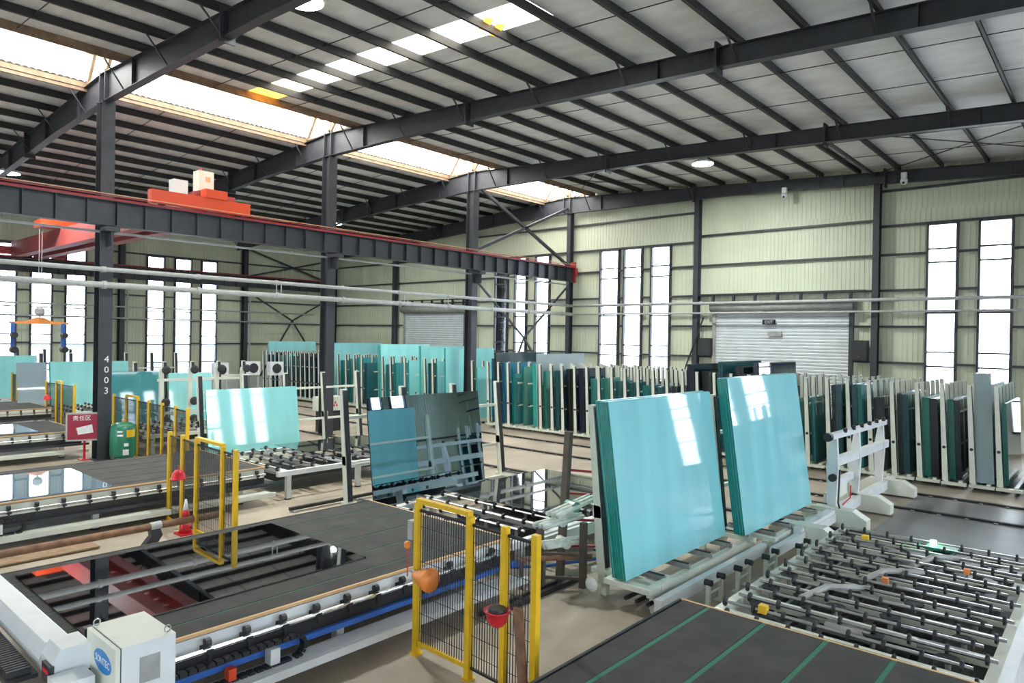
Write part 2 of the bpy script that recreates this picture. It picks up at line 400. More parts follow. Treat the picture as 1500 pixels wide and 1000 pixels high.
for x in FRX:
    ys = [-8.2, 2, 7.4, 15, 21, 24.7]; 
    for side, yy in (('r', [-8.2, 2, 7.4, 15, 21, 24.995]), ('l', [25.005, 30, 34, 38, 49.3])):
        m = MB(); n = len(yy)
        poly = [(y, roofz(y)-.02) for y in yy]+[(y, rafbot(y)) for y in reversed(yy)]
        m.prism(poly, 'x', x-.008, x+.008); r_ = m.build('rafter', 'steel', ceil)
        fm = MB()
        for a, b in zip(yy[:-1], yy[1:]):
            for f, s in ((roofz, -1), (rafbot, 1)):
                za, zb = f(a), f(b); v = []
                for xx in (x-.13, x+.13):
                    for y, z in ((a, za), (b, zb)): v += [(xx, y, z-.018*(s < 0)), (xx, y, z+.018*(s > 0))]
                fm.quadset(v, [(0, 1, 3, 2), (4, 6, 7, 5), (0, 4, 5, 1), (2, 3, 7, 6), (0, 2, 6, 4), (1, 5, 7, 3)])
        tag(fm.build('flange', 'steel', r_), kind='stuff')
        for y in ([22.6, 16.8, 9.6, 3.4] if side == 'r' else [27.4, 31, 36, 42]):
            MB().box(x-.12, x+.12, y-.012, y+.012, rafbot(y), roofz(y)-.02).build('stiffener', 'steel', r_)
        if side == 'r': sp = [16.6+.25, 7.9]
        else: sp = [33.4]
        for y in sp: MB().box(x-.2, x+.2, y-.03, y+.03, rafbot(y)-.14, roofz(y)+.12).build('splice_plate', 'steel', r_)
        for y in [p for i, p in enumerate(PR if side == 'r' else PL) if i % 2 == 0 and YN < p < YL]:
            if x+.7 < XW: MB().bar((x+.03, y, rafbot(y)+.05), (x+.65, y, roofz(y)+.05), .05, .03).build('knee_brace', 'steel', r_)
            MB().bar((x-.03, y, rafbot(y)+.05), (x-.65, y, roofz(y)+.05), .05, .03).build('knee_brace', 'steel', r_)
# wind bracing under the roof by the end wall
for (a, b) in (((25.4, 8.2), (33.3, .2)), ((25.4, .2), (33.3, 8.2)), ((25.4, 24.6), (33.3, 16.8)), ((25.4, 16.8), (33.3, 24.6))):
    MB().bar((a[0], a[1], roofz(a[1])-.05), (b[0], b[1], roofz(b[1])-.05), .03).build('roof_brace', 'dark', ceil)
MB().tube((25.4, 8.3, roofz(8.3)-.12), (33.3, 8.3, roofz(8.3)-.12), .07).build('strut_pipe', 'steel', ceil)
# ridge light: upstands, glazing, gutter edge
rl = thing('skylight_monitor', (10, 25, 12.5), kind='structure')
ZR = 13.75
for k in range(45):
    x = XB+k*1.02
    MB().quadset([(x, 23.2, ZR-.12), (x+1.0, 23.2, ZR-.12), (x+1.0, 25, ZR), (x, 25, ZR)], [(0, 1, 2, 3)]).build('glazing_sheet', 'frp', rl)
    MB().quadset([(x, 27.2, ZR-.12), (x+1.0, 27.2, ZR-.12), (x+1.0, 25, ZR), (x, 25, ZR)], [(0, 1, 2, 3)]).build('glazing_sheet', 'frp', rl)
    MB().quadset([(x, 27.2, 12.9), (x+1.0, 27.2, 12.9), (x+1.0, 27.2, ZR-.12), (x, 27.2, ZR-.12)], [(0, 1, 2, 3)]).build('side_glazing', 'frp', rl)
    MB().quadset([(x, 23.2, 12.9), (x+1.0, 23.2, 12.9), (x+1.0, 23.2, ZR-.12), (x, 23.2, ZR-.12)], [(0, 1, 2, 3)]).build('side_glazing', 'frp', rl)
for k in range(46):
    x = XB+k*1.02-.01
    MB().bar((x, 27.12, 12.8), (x, 27.12, ZR-.18), .05).build('glazing_bar', 'grey', rl)
    MB().bar((x, 27.12, ZR-.17), (x, 25, ZR-.05), .05).build('glazing_bar', 'grey', rl); MB().bar((x, 23.28, ZR-.17), (x, 25, ZR-.05), .05).build('glazing_bar', 'grey', rl)
for y, z in ((26.82, 12.33), (26.95, 12.72)):
    MB().box(XB, XW, y-.05, y+.05, z, z+.1).build('edge_beam', 'brown_warm_lit', rl)
MB().box(XB, XW, 26.75, 26.79, 12.32, 12.62).build('gutter_board', 'brown_warm_lit', rl)
m = MB(); N = 46*5
for i in range(N):
    x0 = XB+i*.2; z = 12.66
    m.quadset([(x0, 26.7, z), (x0+.1, 26.7, z+.06), (x0+.1, 27.1, z+.05), (x0, 27.1, z-.01)], [(0, 1, 2, 3)])
    m.quadset([(x0+.1, 26.7, z+.06), (x0+.2, 26.7, z), (x0+.2, 27.1, z-.01), (x0+.1, 27.1, z+.05)], [(0, 1, 2, 3)])
tag(m.build('corrugated_edge', 'frp', rl), kind='stuff')
for x in FRX:
    t = MB().box(x-.04, x+.04, 23.3, 26.9, 12.55, 12.62).build('monitor_truss', 'brown_warm_lit', rl)
    for p, q in (((23.5, 12.6), (24.1, 13.6)), ((25, 12.6), (25, 13.7)), ((26.7, 12.6), (26.0, 13.6)), ((25, 12.6), (24.1, 13.6)), ((25, 12.6), (26.0, 13.6)), ((23.3, 13.6), (26.9, 13.6))):
        MB().bar((x, p[0], p[1]), (x, q[0], q[1]), .10).build('truss_bar', 'brown_warm_lit', t)
    MB().box(x-.14, x+.14, 24.75, 24.78, 11.6, 12.6).box(x-.14, x+.14, 25.22, 25.25, 11.6, 12.6).build('splice_plate', 'steel', t)

# ---------------------------------------------------------------- bracing on walls
def brace(name, pts, r, label, cat='brace', group=None, m='steel'):
    t = thing(name, pts[0][0], label, cat, group)
    for p, q in pts: MB().bar(p, q, r).build('brace_bar', m, t)
    return t
# crossed bracing between the inner column and the end wall
brace('wall_brace', [((25.5, 25, 12.0), (33.3, 25, 8.6)), ((25.5, 25, 8.6), (33.3, 25, 11.9))], .14, 'dark crossed steel bracing above the crane girder beside the end wall')
brace('wall_brace', [((25.5, 25, 7.2), (29.5, 25, 4.2)), ((33.3, 25, 7.2), (29.5, 25, 4.2)), ((29.5, 25, 4.2), (27.3, 25, 0)), ((29.5, 25, 4.2), (32.9, 25, .6))], .09, 'thin dark bracing below the crane girder in front of the three middle windows')
brace('wall_brace', [((26, 48.9, 10.4), (33.2, 48.9, 8.3)), ((26, 48.9, 8.4), (33.2, 48.9, 10.2))], .12, 'crossed steel bracing high in the far left corner of the hall')
brace('wall_brace', [((26, 48.8, 7.2), (29.6, 48.8, 5.2)), ((33.2, 48.8, 7.2), (29.6, 48.8, 5.2)), ((29.6, 48.8, 5.2), (27.0, 48.8, 1.0)), ((29.6, 48.8, 5.2), (32.6, 48.8, 1.0))], .1, 'branching steel bracing low in the far left corner of the hall')
brace('wall_brace', [((33.3, 16.2, 5.4), (33.2, 17.6, 1.5))], .06, 'single thin leaning brace beside the column left of the wide roller door', m='dark')

# ---------------------------------------------------------------- roller doors
def roller(y0, y1, zt, n, label):
    t = thing('door_%d' % n, (XW, (y0+y1)/2, 0), kind='structure'); x = XW+.05
    k = int(zt/.155)
    for i in range(k):
        z = i*zt/k
        MB().prism([(x, z), (x-.02, z+.03), (x-.024, z+zt/k-.05), (x, z+zt/k), (x+.03, z+zt/k), (x+.03, z)], 'y', y0+.08, y1-.08).build('slat', 'shutter', t)
    for y in (y0, y1): MB().box(x-.1, x+.08, y-.09, y+.09, 0, zt).build('guide_rail', 'steel' if y == y0 else 'grey', t)
    MB().tube((x-.25, y0-.1, zt+.32), (x-.25, y1+.1, zt+.32), .24, n=14).build('roll_drum', 'grey', t, True)
    MB().box(x-.05, x+.02, y0-.2, y1+.2, zt, zt+.62).build('header_panel', 'grey', t)
    for i in range(7):
        y = y0+(y1-y0)*i/6; MB().box(x-.3, x-.18, y-.06, y+.06, zt+.55, zt+.95).build('hanger', 'dark', t)
    MB().box(x-.32, x-.16, y0-.6, y1+.9, zt+.93, zt+1.0).build('hanger_beam', 'dark', t)
    return t
roller(9.25, 15.8, 5.6, 1, ''); roller(33.85, 40.2, 5.8, 2, '')
t = thing('exit_sign', (33.55, 12.95, 5.13), 'small black and white exit sign high on the wide roller door', 'sign')
MB().box(33.55, 33.6, 12.62, 13.25, 5.05, 5.28).build('board', 'dark', t)
text('EXIT', 'lettering', 'inkwhite', (33.545, 12.93, 5.165), (0, -1, 0), (0, 0, 1), .2, t)
t = MB().box(33.6, 33.64, 12.35, 13.0, 4.5, 4.72).build('notice_plate', 'grey'); tag(t, 'grey plate below the exit sign on the wide roller door', 'plate')
for y, l in ((16.18, 'dark electrical box on the wall left of the wide roller door'), (8.83, 'dark electrical box on the wall right of the wide roller door')):
    t = thing('electrical_box', (33.5, y, 3.45), l, 'electrical box')
    MB().box(33.38, 33.68, y-.34, y+.34, 3.45, 4.35).build('housing', 'dark', t); MB().box(33.36, 33.38, y-.31, y+.31, 3.5, 4.3).build('door', 'rubber', t)
    if y < 10: MB().tube((33.34, y, 3.62), (33.36, y, 3.62), .03).build('indicator', 'red', t)
for (x, y, z, l) in ((33.0, 12.1, 11.1, 'white surveillance camera under the end rafter above the wide roller door'), (33.0, 7.1, 11.1, 'white surveillance camera under the end rafter right of the tall wall column')):
    t = thing('security_camera', (x, y, z), l, 'camera'); MB().box(x-.1, x+.1, y-.1, y+.1, z+.1, z+.35).build('mount', 'white', t)
    MB().lathe((x, y, z), [(.05, -.16), (.13, -.1), (.15, 0), (.12, .1)], 12).build('housing', 'white', t, True); MB().lathe((x-.1, y, z-.08), [(.03, -.06), (.06, 0), (.03, .05)], 10).build('lens', 'dark', t)

# ---------------------------------------------------------------- crane
def runway(y, label, x0=XB+.2, x1=33.3, zb=7.55, rail=True):
    t = thing('crane_runway_beam', (10, y, zb), label, 'beam')
    MB().box(x0, x1, y-.01, y+.01, zb+.02, zb+.78).build('web', 'steel', t)
    MB().box(x0, x1, y-.17, y+.17, zb, zb+.02).build('flange', 'steel', t); MB().box(x0, x1, y-.2, y+.2, zb+.78, zb+.8).build('flange', 'steel', t)
    MB().box(x0, x1, y-.035, y+.035, zb+.8, zb+.9).build('crane_rail', 'rail_red', t)
    x = x0+.5
    while x < x1:
        MB().box(x-.012, x+.012, y-.15, y+.15, zb+.02, zb+.78).build('stiffener', 'steel', t); x += .86
    return t
t = runway(24.55, 'near dark steel crane runway girder with red rail crossing the hall')
for dz, mm in ((.93, 'rail_red'), (.82, 'rail_red'), (.99, 'edge_tan')): MB().box(XB, 33.3, 24.32, 24.345, 7.55+dz-.012, 7.55+dz+.012).build('conductor_bar', mm, t)
MB().box(33.3, 33.45, 24.4, 24.7, 7.5, 8.7).box(33.25, 33.5, 24.3, 24.5, 7.9, 8.35).build('end_stop', 'rail_red', t)
MB().box(XB, 33.2, 24.85, 24.95, 7.35, 7.42).build('walkway_edge', 'pipegrey', t)
t = runway(48.5, 'far dark steel crane runway girder along the left wall')
t = thing('overhead_crane', (11.3, 24.55, 8.45), 'orange red overhead travelling crane riding on the runway girders', 'crane')
def endtruck(y, m):
    e = MB().box(9.5, 13.0, y-.14, y+.14, 8.5, 8.95).build('end_truck', m, t)
    for x in (9.9, 12.6): MB().tube((x, y-.06, 8.6), (x, y+.06, 8.6), .16, n=14).build('wheel', 'dark', e)
endtruck(24.55, 'orange'); MB().box(10.5, 14.0, 48.36, 48.64, 8.5, 8.95).build('end_truck', 'rail_red', t)
for x in (11.35, 12.45):
    g = MB().box(x-.2, x+.2, 24.9, 48.3, 8.35, 9.2).build('bridge_girder', 'girder_red', t)
    MB().box(x-.26, x+.26, 24.8, 48.35, 8.32, 8.36).build('girder_flange', 'girder_red', g)
m = MB()
for i in range(24): m.box(11.58, 12.2, 25.2+i*.95, 25.9+i*.95, 8.62, 8.65)
tag(m.build('walkway_grating', 'rail_red', t), kind='stuff')
f = MB(); 
for i in range(18):
    y = 26.2+i*1.2; f.path([(12.72, y, 9.0), (12.74, y+.3, 8.7), (12.72, y+.6, 8.4), (12.74, y+.9, 8.7), (12.72, y+1.2, 9.0)], .02, 5)
tag(f.build('festoon_cable', 'dark', t), kind='stuff')
MB().box(11.0, 13.3, 24.9, 25.1, 9.0, 9.05).build('drive_shaft', 'brown_warm_lit', t)
MB().box(11.3, 12.1, 24.35, 24.75, 8.95, 9.25).build('drive_unit', 'orange', t)
b = MB().box(11.3, 11.85, 24.9, 25.35, 9.25, 9.98).build('control_cabinet', 'cream', t); MB().box(11.55, 11.72, 24.89, 24.9, 9.6, 9.78).build('label_plate', 'edge_tan', b)
MB().tube((11.45, 25.1, 9.98), (11.45, 25.1, 10.08), .05).build('warning_light', 'red', b)
MB().box(10.6, 11.1, 25.3, 25.7, 9.05, 9.6).build('resistor_box', 'white', t)
h = MB().box(10.3, 12.5, 39.4, 40.6, 9.2, 9.55).build('hoist_trolley', 'orange', t); MB().tube((10.9, 40, 9.75), (11.8, 40, 9.75), .22, n=12).build('hoist_drum', 'dark', h)
for dx in (-.06, .06): MB().tube((10.45+dx, 40, 5.2), (10.45+dx, 40, 9.2), .012, n=5).build('hoist_rope', 'pipegrey', h)
MB().lathe((10.45, 40, 5.05), [(.1, -.22), (.22, -.1), (.22, .14), (.08, .24)], 10).build('hook_block', 'grey', h)
t = thing('lifting_frame', (10.5, 40, 3.2), 'orange spreader bar with two blue hanging legs on the crane hook', 'lifting frame')
MB().prism([(9.2, 4.55), (9.9, 4.58), (10.3, 4.78), (10.6, 4.78), (11.0, 4.58), (11.7, 4.55), (11.7, 4.45), (9.2, 4.45)], 'y', 39.94, 40.06).build('spreader_bar', 'beacon', t)
MB().tube((10.45, 40, 4.7), (10.45, 40, 4.9), .03).build('link', 'dark', t)
for x in (9.35, 11.45):
    l = MB().box(x-.07, x+.07, 39.93, 40.07, 3.1, 4.5).build('leg', 'blue', t); MB().tube((x, 39.6, 3.2), (x, 39.93, 3.2), .16, n=12).build('suction_cup', 'dark', l); MB().tube((x, 39.6, 3.9), (x, 39.93, 3.9), .14, n=12).build('suction_cup', 'dark', l)

# ---------------------------------------------------------------- pipes
def pipe(pts, r, label, m='pipegrey', joint=3.0):
    t = thing('wall_pipe', pts[0], label, 'pipe', 'pipes across the hall')
    for a, b in zip(pts[:-1], pts[1:]):
        MB().tube(a, b, r, n=10).build('pipe_run', m, t, True)
        L = (Vector(b)-Vector(a)).length; d = (Vector(b)-Vector(a)).normalized(); k = joint*.7
        while k < L-.2 and joint:
            c = Vector(a)+d*k; MB().tube(c-d*.06, c+d*.06, r*1.3, n=10).build('coupling', m, t); k += joint
    return t
pipe([(XB, 24.4, 6.15), (33.2, 24.4, 6.12), (33.2, YN, 6.12)], .075, 'upper long grey pipe running level along the inner columns and end wall')
t = pipe([(XB, 24.35, 5.66), (33.0, 24.35, 5.62)], .10, 'thicker lower grey pipe running along the inner columns')
pipe([(33.15, 24.3, 5.62), (33.15, YN, 5.6)], .05, 'thin lower pipe along the end wall in front of the roller door header')
pipe([(XB, 47.9, 5.72), (31, 47.9, 5.72)], .05, 'upper thin pipe in front of the left wall windows')
pipe([(XB, 47.9, 5.0), (31, 47.9, 5.0)], .05, 'lower thin pipe in front of the left wall windows')
for x in (14.2, 20.5, 23):
    t = thing('pipe_hanger', (x, 24.4, 5.6), 'pair of short vertical pipe hangers joining the two inner pipes '+{14.2: 'left of the second column', 20.5: 'right of the second column', 23: 'left of the third column'}[x], 'hanger')
    for d in (-.1, .1): MB().bar((x+d, 24.38, 5.7), (x+d, 24.38, 6.1), .03).build('hanger_rod', 'pipegrey', t)

# ---------------------------------------------------------------- high-bay lamps
for (x, y, zt, l) in ((27.6, 13.6, 11.72, 'bright round high-bay lamp under the roof right of centre'), (8.78, 14.2, 11.78, 'bright high-bay lamp at the top edge of the picture'),
                      (8.5, 37.4, 11.1, 'bright high-bay lamp at the far left above the crane rail'), (25.4, 37.2, 11.1, 'bright high-bay lamp behind the second inner column')):
    z = zt; t = thing('high_bay_lamp', (x, y, z), l, 'lamp', 'high-bay lamps')
    MB().lathe((x, y, z), [(.46, 0), (.48, .05), (.28, .14), (.16, .26)], 20).build('lamp_shade', 'white', t, True)
    MB().lathe((x, y, z-.012), [(.44, 0), (.44, .014)], 20).build('diffuser', 'lamp', t)
    MB().bar((x, y, z+.25), (x, y, roofz(y)+.2), .03).build('rod', 'dark', t)
    ld = bpy.data.lights.new('lamp_light', 'AREA'); ld.shape = 'DISK'; ld.size = .6; ld.energy = 260; ld.color = (.93, 1, .96)
    lo = bpy.data.objects.new('lamp_light', ld); C.objects.link(lo); lo.location = (x, y, z-.03)

# ---------------------------------------------------------------- storage racks along the end wall
def lean_post(x, y, h, ln, w0=.15, w1=.10, d=.09, z0=.22):
    return MB().quadset([(x-d/2, y-w0/2, z0), (x+d/2, y-w0/2, z0), (x+d/2, y+w0/2, z0), (x-d/2, y+w0/2, z0),
                         (x-d/2, y+ln-w1/2, h), (x+d/2, y+ln-w1/2, h), (x+d/2, y+ln+w1/2, h), (x-d/2, y+ln+w1/2, h)],
                        [(0, 3, 2, 1), (4, 5, 6, 7), (0, 1, 5, 4), (1, 2, 6, 5), (2, 3, 7, 6), (3, 0, 4, 7)])
def storage_rack(loc, label, n=6, L=3.9, h=3.05, ln=.14, first=0):
    t = thing('storage_rack', (0, 0, 0), label, 'glass rack', 'upright storage racks along the end wall')
    for y in (-.36, 0): MB().box(0, L, y-.05, y+.05, .10, .245).build('base_beam', 'cream', t)
    MB().box(-.12, .06, -.52, .1, .12, .2).build('foot_plate', 'cream', t)
    for x in (.35, L-.4):
        for y in (-.36, 0): MB().tube((x-.03, y, .07), (x+.03, y, .07), .07, n=10).build('wheel', 'dark', t)
    for i in range(first, n):
        x = .04+(L-.1)*i/(n-1); p = lean_post(x, .02, h, ln).build('post', 'cream', t)
        lean_post(x, -.05, h-.02, ln+.02, .02, .02, .07, .26).build('rubber_strip', 'rubber', p)
    for z in (1.15, 2.15):
        yy = .02+ln*(z-.2)/h; MB().box(0, L, yy+.02, yy+.06, z-.03, z+.03).build('cross_rail', 'cream', t)
    MB().tube((-.03, .02+ln*.33, 1.2), (-.005, .02+ln*.33, 1.2), .045, n=10).build('lock_knob', 'dark', t)
    t.location = loc; return t
def glass_pack(loc, L, h, th, key, label, group='glass packs in the storage racks', ln=.13, sheets=None, x0=.15, name='glass_pack', jag=.03, z0=.25):
    """a bundle of upright sheets: one solid with a stepped outline, front face looking to -Y, leaning to +Y"""
    n = sheets or max(2, min(7, int(th/.035))); t = th/n
    xs0 = [x0+random.uniform(0, jag) for _ in range(n)]; xs1 = [x0+L-random.uniform(0, jag) for _ in range(n)]; zt = [h-random.uniform(0, jag) for _ in range(n)]
    v = []; f = []; mi = []
    def P(x, y, z): return (x, y+ln*(z-z0)/3.0, z)
    for i in range(n):
        ya, yb = -th+i*t, -th+(i+1)*t; b = len(v)
        v += [P(xs0[i], ya, z0), P(xs1[i], ya, z0), P(xs1[i], yb, z0), P(xs0[i], yb, z0), P(xs0[i], ya, zt[i]), P(xs1[i], ya, zt[i]), P(xs1[i], yb, zt[i]), P(xs0[i], yb, zt[i])]
        f += [(b, b+1, b+5, b+4), (b+2, b+3, b+7, b+6), (b+1, b+2, b+6, b+5), (b+3, b, b+4, b+7), (b+4, b+5, b+6, b+7), (b+3, b+2, b+1, b)]
        mi += [0, 0, 1, 1, 1, 1]
    m = MB(); m.v = v; m.f = f; m.mi = mi
    solid = key in MT and key+'_edge' in MT
    o = m.build(name, [key, key+'_edge'] if solid else [key, 'aqua_edge'], None); o.location = loc
    return tag(o, label, 'glass', group)
CN = {'cyan': 'light cyan', 'aqua': 'pale aqua', 'teal': 'teal', 'seagreen': 'sea green', 'petrol': 'petrol green', 'navy': 'navy blue', 'black': 'near black',
      'skyblue': 'blue tinted', 'smoke': 'smoke grey', 'clear': 'clear', 'mirror_dark': 'dark reflective'}
RX = 23.95
# (Y of the slot, list of (colour, height, pack thickness, length)), from the right of the picture to the left
slots = [(.55, [('teal', 2.55, .25)]), (1.2, [('smoke', 2.6, .2)]), (1.88, [('navy', 2.55, .12), ('mirror_dark', 2.62, .1, 3.4)]), (2.55, [('seagreen', 2.6, .12)]), (3.2, [('clear', 3.42, .42, 3.3)]),
         (3.88, [('seagreen', 2.62, .16), ('black', 2.6, .14)]), (4.55, [('seagreen', 2.62, .2), ('black', 2.6, .2)]), (5.22, [('smoke', 2.7, .14), ('petrol', 2.66, .16)]),
         (5.88, [('smoke', 2.55, .3)]), (6.52, [('petrol', 2.92, .16), ('teal', 2.9, .12)]), (7.15, [('black', 2.85, .12), ('petrol', 2.87, .18)]), (7.8, [('teal', 2.4, .1)]), (8.45, [('seagreen', 2.3, .12)]),
         (9.1, [('black', 2.6, .2)]), (9.75, [('navy', 3.48, .22)]), (10.4, [('black', 3.3, .3)]), (11.05, [('petrol', 3.46, .16)]), (11.7, [('black', 3.1, .28)]), (12.3, [('navy', 3.32, .3)]),
         (12.95, [('smoke', 2.45, .2)]), (13.6, [('petrol', 2.4, .2)]), (14.22, [('teal', 2.42, .24)]), (14.85, [('petrol', 2.5, .28)]), (15.48, [('petrol', 2.5, .2)]), (16.1, [('seagreen', 2.6, .26)]),
         (16.72, [('teal', 2.55, .2)]), (17.35, [('navy', 2.95, .3)]), (17.97, [('black', 2.9, .3)]), (18.6, [('petrol', 2.8, .25)]), (19.22, [('seagreen', 2.75, .15)]), (19.85, [('aqua', 3.05, .2), ('clear', 3.5, .06)]),
         (20.45, [('seagreen', 2.9, .1)]), (21.1, [('teal', 2.55, .22)]), (21.72, [('skyblue', 3.05, .2)]), (22.36, [('skyblue', 3.2, .16), ('smoke', 3.5, .14)])]
r0 = None; skip = {19.85, 20.45}
names = {'a': 'of the long row by the end wall'}
def rlabel(i, where): return 'cream upright storage rack, '+ORD[i]+' '+where
order = [('from the right end of the row', 0), ('left of the right corner of the wide roller door', 13), ('from the left end of the long row', None)]
NS = len(slots)
for i, (y, packs) in enumerate(slots):
    if i < 13: where, k = 'rack from the long row\'s right end', i
    elif i < 24: where, k = "rack left of the wide roller door's right edge", i-13
    else: where, k = 'rack from the long row\'s left end', NS-1-i
    if r0 is None: r0 = storage_rack((RX, y, 0), rlabel(k, where))
    elif y in skip:
        rb = storage_rack((RX, y, 0), rlabel(k, where)+', without a front post', first=1); rb0 = rb
    else: copy_tree(r0, (RX+random.uniform(-.05, .05), y, 0), rlabel(k, where))
    off = -.06
    for j, pk in enumerate(packs):
        key, h, th = pk[:3]; L = pk[3] if len(pk) > 3 else (3.66 if h > 2.7 else 3.3)
        glass_pack((RX, y+off, 0), L, h, th, key, CN[key]+(' tall' if h > 3 else '')+' glass '+('foremost ' if j else '')+'in the '+ORD[k]+' '+where)
        off -= th+.01
# group behind: row by the middle windows and second roller door
row3 = [(23.75, 'aqua', 2.75, .12), (25.95, 'aqua', 3.6, .1), (26.6, 'cyan', 2.9, .1), (27.2, 'petrol', 2.8, .2), (27.9, 'aqua', 3.68, .16), (28.8, 'aqua', 2.9, .1), (30.0, 'teal', 2.7, .2), (30.7, 'teal', 2.6, .25),
        (31.4, 'aqua', 3.7, .3), (32.6, 'petrol', 2.6, .22), (33.3, 'teal', 2.9, .14), (34.1, 'seagreen', 2.8, .2), (34.9, 'teal', 2.7, .2), (35.9, 'cyan', 3.7, .3)]
for i, (y, key, h, th) in enumerate(row3):
    lb = 'cream storage rack, '+ORD[i]+' from the right of the group by the pale roller door'
    copy_tree(rb0 if i in (4, 8, 13, 1) else r0, (24.3, y, 0), lb)
    glass_pack((24.3, y-.06, 0), 3.66, h, th, key, CN[key]+' glass, '+ORD[i]+' pack from the right in front of the pale roller door')
row2 = [36.6+.5*i for i in range(14)]
ck = ['petrol', 'smoke', 'navy', 'petrol', 'navy', 'smoke', 'teal', 'petrol', 'aqua', 'teal', 'seagreen', 'navy', 'petrol', 'navy']
for i, y in enumerate(row2):
    copy_tree(r0, (24.1, y, 0), 'cream storage rack, '+ORD[i]+' from the right of the dense group in the far left corner')
    glass_pack((24.1, y-.06, 0), 3.3, 2.6+.35*((i*7) % 3)/2, .16, ck[i], CN[ck[i]]+' glass, '+ORD[i]+' pack from the right in the dense corner group')
copy_tree(rb0, (24.8, 44.46, 0), 'cream storage rack under the tall pale glass in the far left corner')
glass_pack((25.0, 44.4, 0), 3.7, 3.66, .2, 'aqua', 'tall pale aqua glass behind the dense group in the far left corner')

# ---------------------------------------------------------------- loading racks beside the cutting lines
def load_rack(x0, y0, label, n=2, L=3.8, h=3.1, front=.9, m='cream'):
    """open A-shaped loading rack: posts at the back, long low rails and carrying arms in front"""
    t = thing('loading_rack', (x0, y0, 0), label, 'glass rack', 'loading racks beside the cutting lines')
    for y in (y0-front+.05, y0+.05): MB().box(x0-.05, x0+L-.1, y-.06, y+.06, .20, .36).build('base_beam', m, t)
    for i in range(n):
        x = x0+.08+i*(L-.45)/max(1, n-1)
        b = MB().box(x-.06, x+.06, y0-front-.12, y0+.3, .34, .42).build('cross_beam', m, t)
        p = lean_post(x, y0+.1, h, .26, .16, .1, .14, .42).build('post', m, t)
        lean_post(x, y0+.015, h-.03, .265, .02, .02, .12, .45).build('rubber_strip', 'rubber', p)
        MB().box(x-.07, x+.09, y0+.12, y0+.28, 1.25, 1.45).build('clamp_block', m, p)
        for yy in (y0-front+.05, y0+.05): MB().box(x-.05, x+.05, yy-.05, yy+.05, 0, .2).build('foot', m, t)
    for z in (1.2, 2.3): MB().bar((x0+.08, y0+.14+.26*z/3, z), (x0+L-.37, y0+.14+.26*z/3, z), .07).build('cross_rail', m, t)
    for k in range(5):
        x = x0+.35+k*(L-.7)/4
        a = MB().box(x-.03, x+.03, y0-front, y0+.1, .38, .46).build('carrying_arm', 'grey', t); MB().box(x-.028, x+.028, y0-front+.03, y0+.06, .46, .475).build('pad', 'rubber', a)
    return t
L1 = load_rack(9.6, 6.3, 'cream loading rack holding the nearest large cyan glass stack', 2, 4.0)
L2 = load_rack(13.45, 6.0, 'cream loading rack holding the second large cyan glass stack', 2, 4.0)
for r_, y in ((L1, 5.2), (L2, 4.95)):
    x0 = r_.location.x
    MB().box(x0-.35, x0+3.7, y-.12, y, .16, .34).build('front_beam', 'white', r_)
m = MB().box(9.25, 9.45, 5.3, 6.1, .36, .44).box(9.95, 10.1, 5.3, 6.1, .36, .44).box(9.45, 9.95, 5.3, 5.42, .36, .44).box(9.45, 9.95, 5.98, 6.1, .36, .44)
m.build('end_frame', 'cream', L1); MB().lathe((9.2, 6.3, .3), [(.06, -.05), (.12, 0), (.06, .06)], 10, 'x').build('guide_wheel', 'white', L1)
MB().lathe((9.55, 5.3, .02), [(.12, 0), (.12, .04), (.06, .06), (.06, .2)], 12).build('adjusting_foot', 'white', L1)
for i in range(4): MB().tube((9.5, 5.25+.2*i, .12), (10.1, 5.25+.2*i, .12), .035).build('drive_roller', 'dark', L1)
def big_stack(x, y, L, h, z0, label, key='cyan', th=.26, n=12):
    return glass_pack((x, y, 0), L, h, th, key, label, 'large glass stacks on the loading racks', .42, n, 0, 'glass_stack', .022, z0)
big_stack(9.27, 5.97, 3.6, 3.22, .475, 'large light cyan glass stack nearest the camera, left of two', 'cyan', .26)
big_stack(13.02, 5.62, 3.82, 3.48, .475, 'large light cyan glass stack, right of two beside the white tilting frame', 'cyan', .22)
# single sheets on the other lines
load_rack(9.35, 13.0, 'cream loading rack behind the dark reflective glass of the second line', 4, 5.6, 2.96)
big_stack(9.66, 12.5, 3.6, 2.78, .34, 'dark reflective glass sheet standing behind the second roller table', 'mirror_dark', .05, 2)
load_rack(9.85, 21.3, 'cream loading rack behind the bright cyan glass of the third line', 5, 6.4, 2.85)
big_stack(9.92, 21.0, 3.14, 2.43, .36, 'bright cyan glass sheet reflecting windows, behind the left roller table', 'aqua', .1, 3)
load_rack(9.9, 29.6, 'cream loading rack behind the teal glass of the fourth line', 6, 6.2, 2.95)
big_stack(10.0, 29.2, 1.9, 2.6, .5, 'dull teal glass sheet left of the raised loader arms', 'teal', .3, 5)
big_stack(12.2, 29.2, 1.8, 2.5, .5, 'pale cyan glass sheet seen through the raised loader arms', 'aqua', .1, 3)
load_rack(9.9, 37.6, 'cream loading rack of the fifth line behind the inner column', 6, 6.6, 3.1)
big_stack(10.2, 37.3, 3.4, 2.7, .5, 'bright turquoise glass sheet left of the first inner column', 'aqua', .2, 4)
big_stack(8.9, 37.2, 1.15, 2.68, .5, 'pale bluish glass sheet beside the left yellow fence', 'clear', .06, 2)
load_rack(9.6, 45.6, 'cream loading rack at the left picture edge before the wall windows', 5, 5.6, 3.1)
big_stack(9.9, 45.3, 1.9, 2.75, .5, 'pale aqua glass sheet at the far left picture edge', 'aqua', .1, 3)

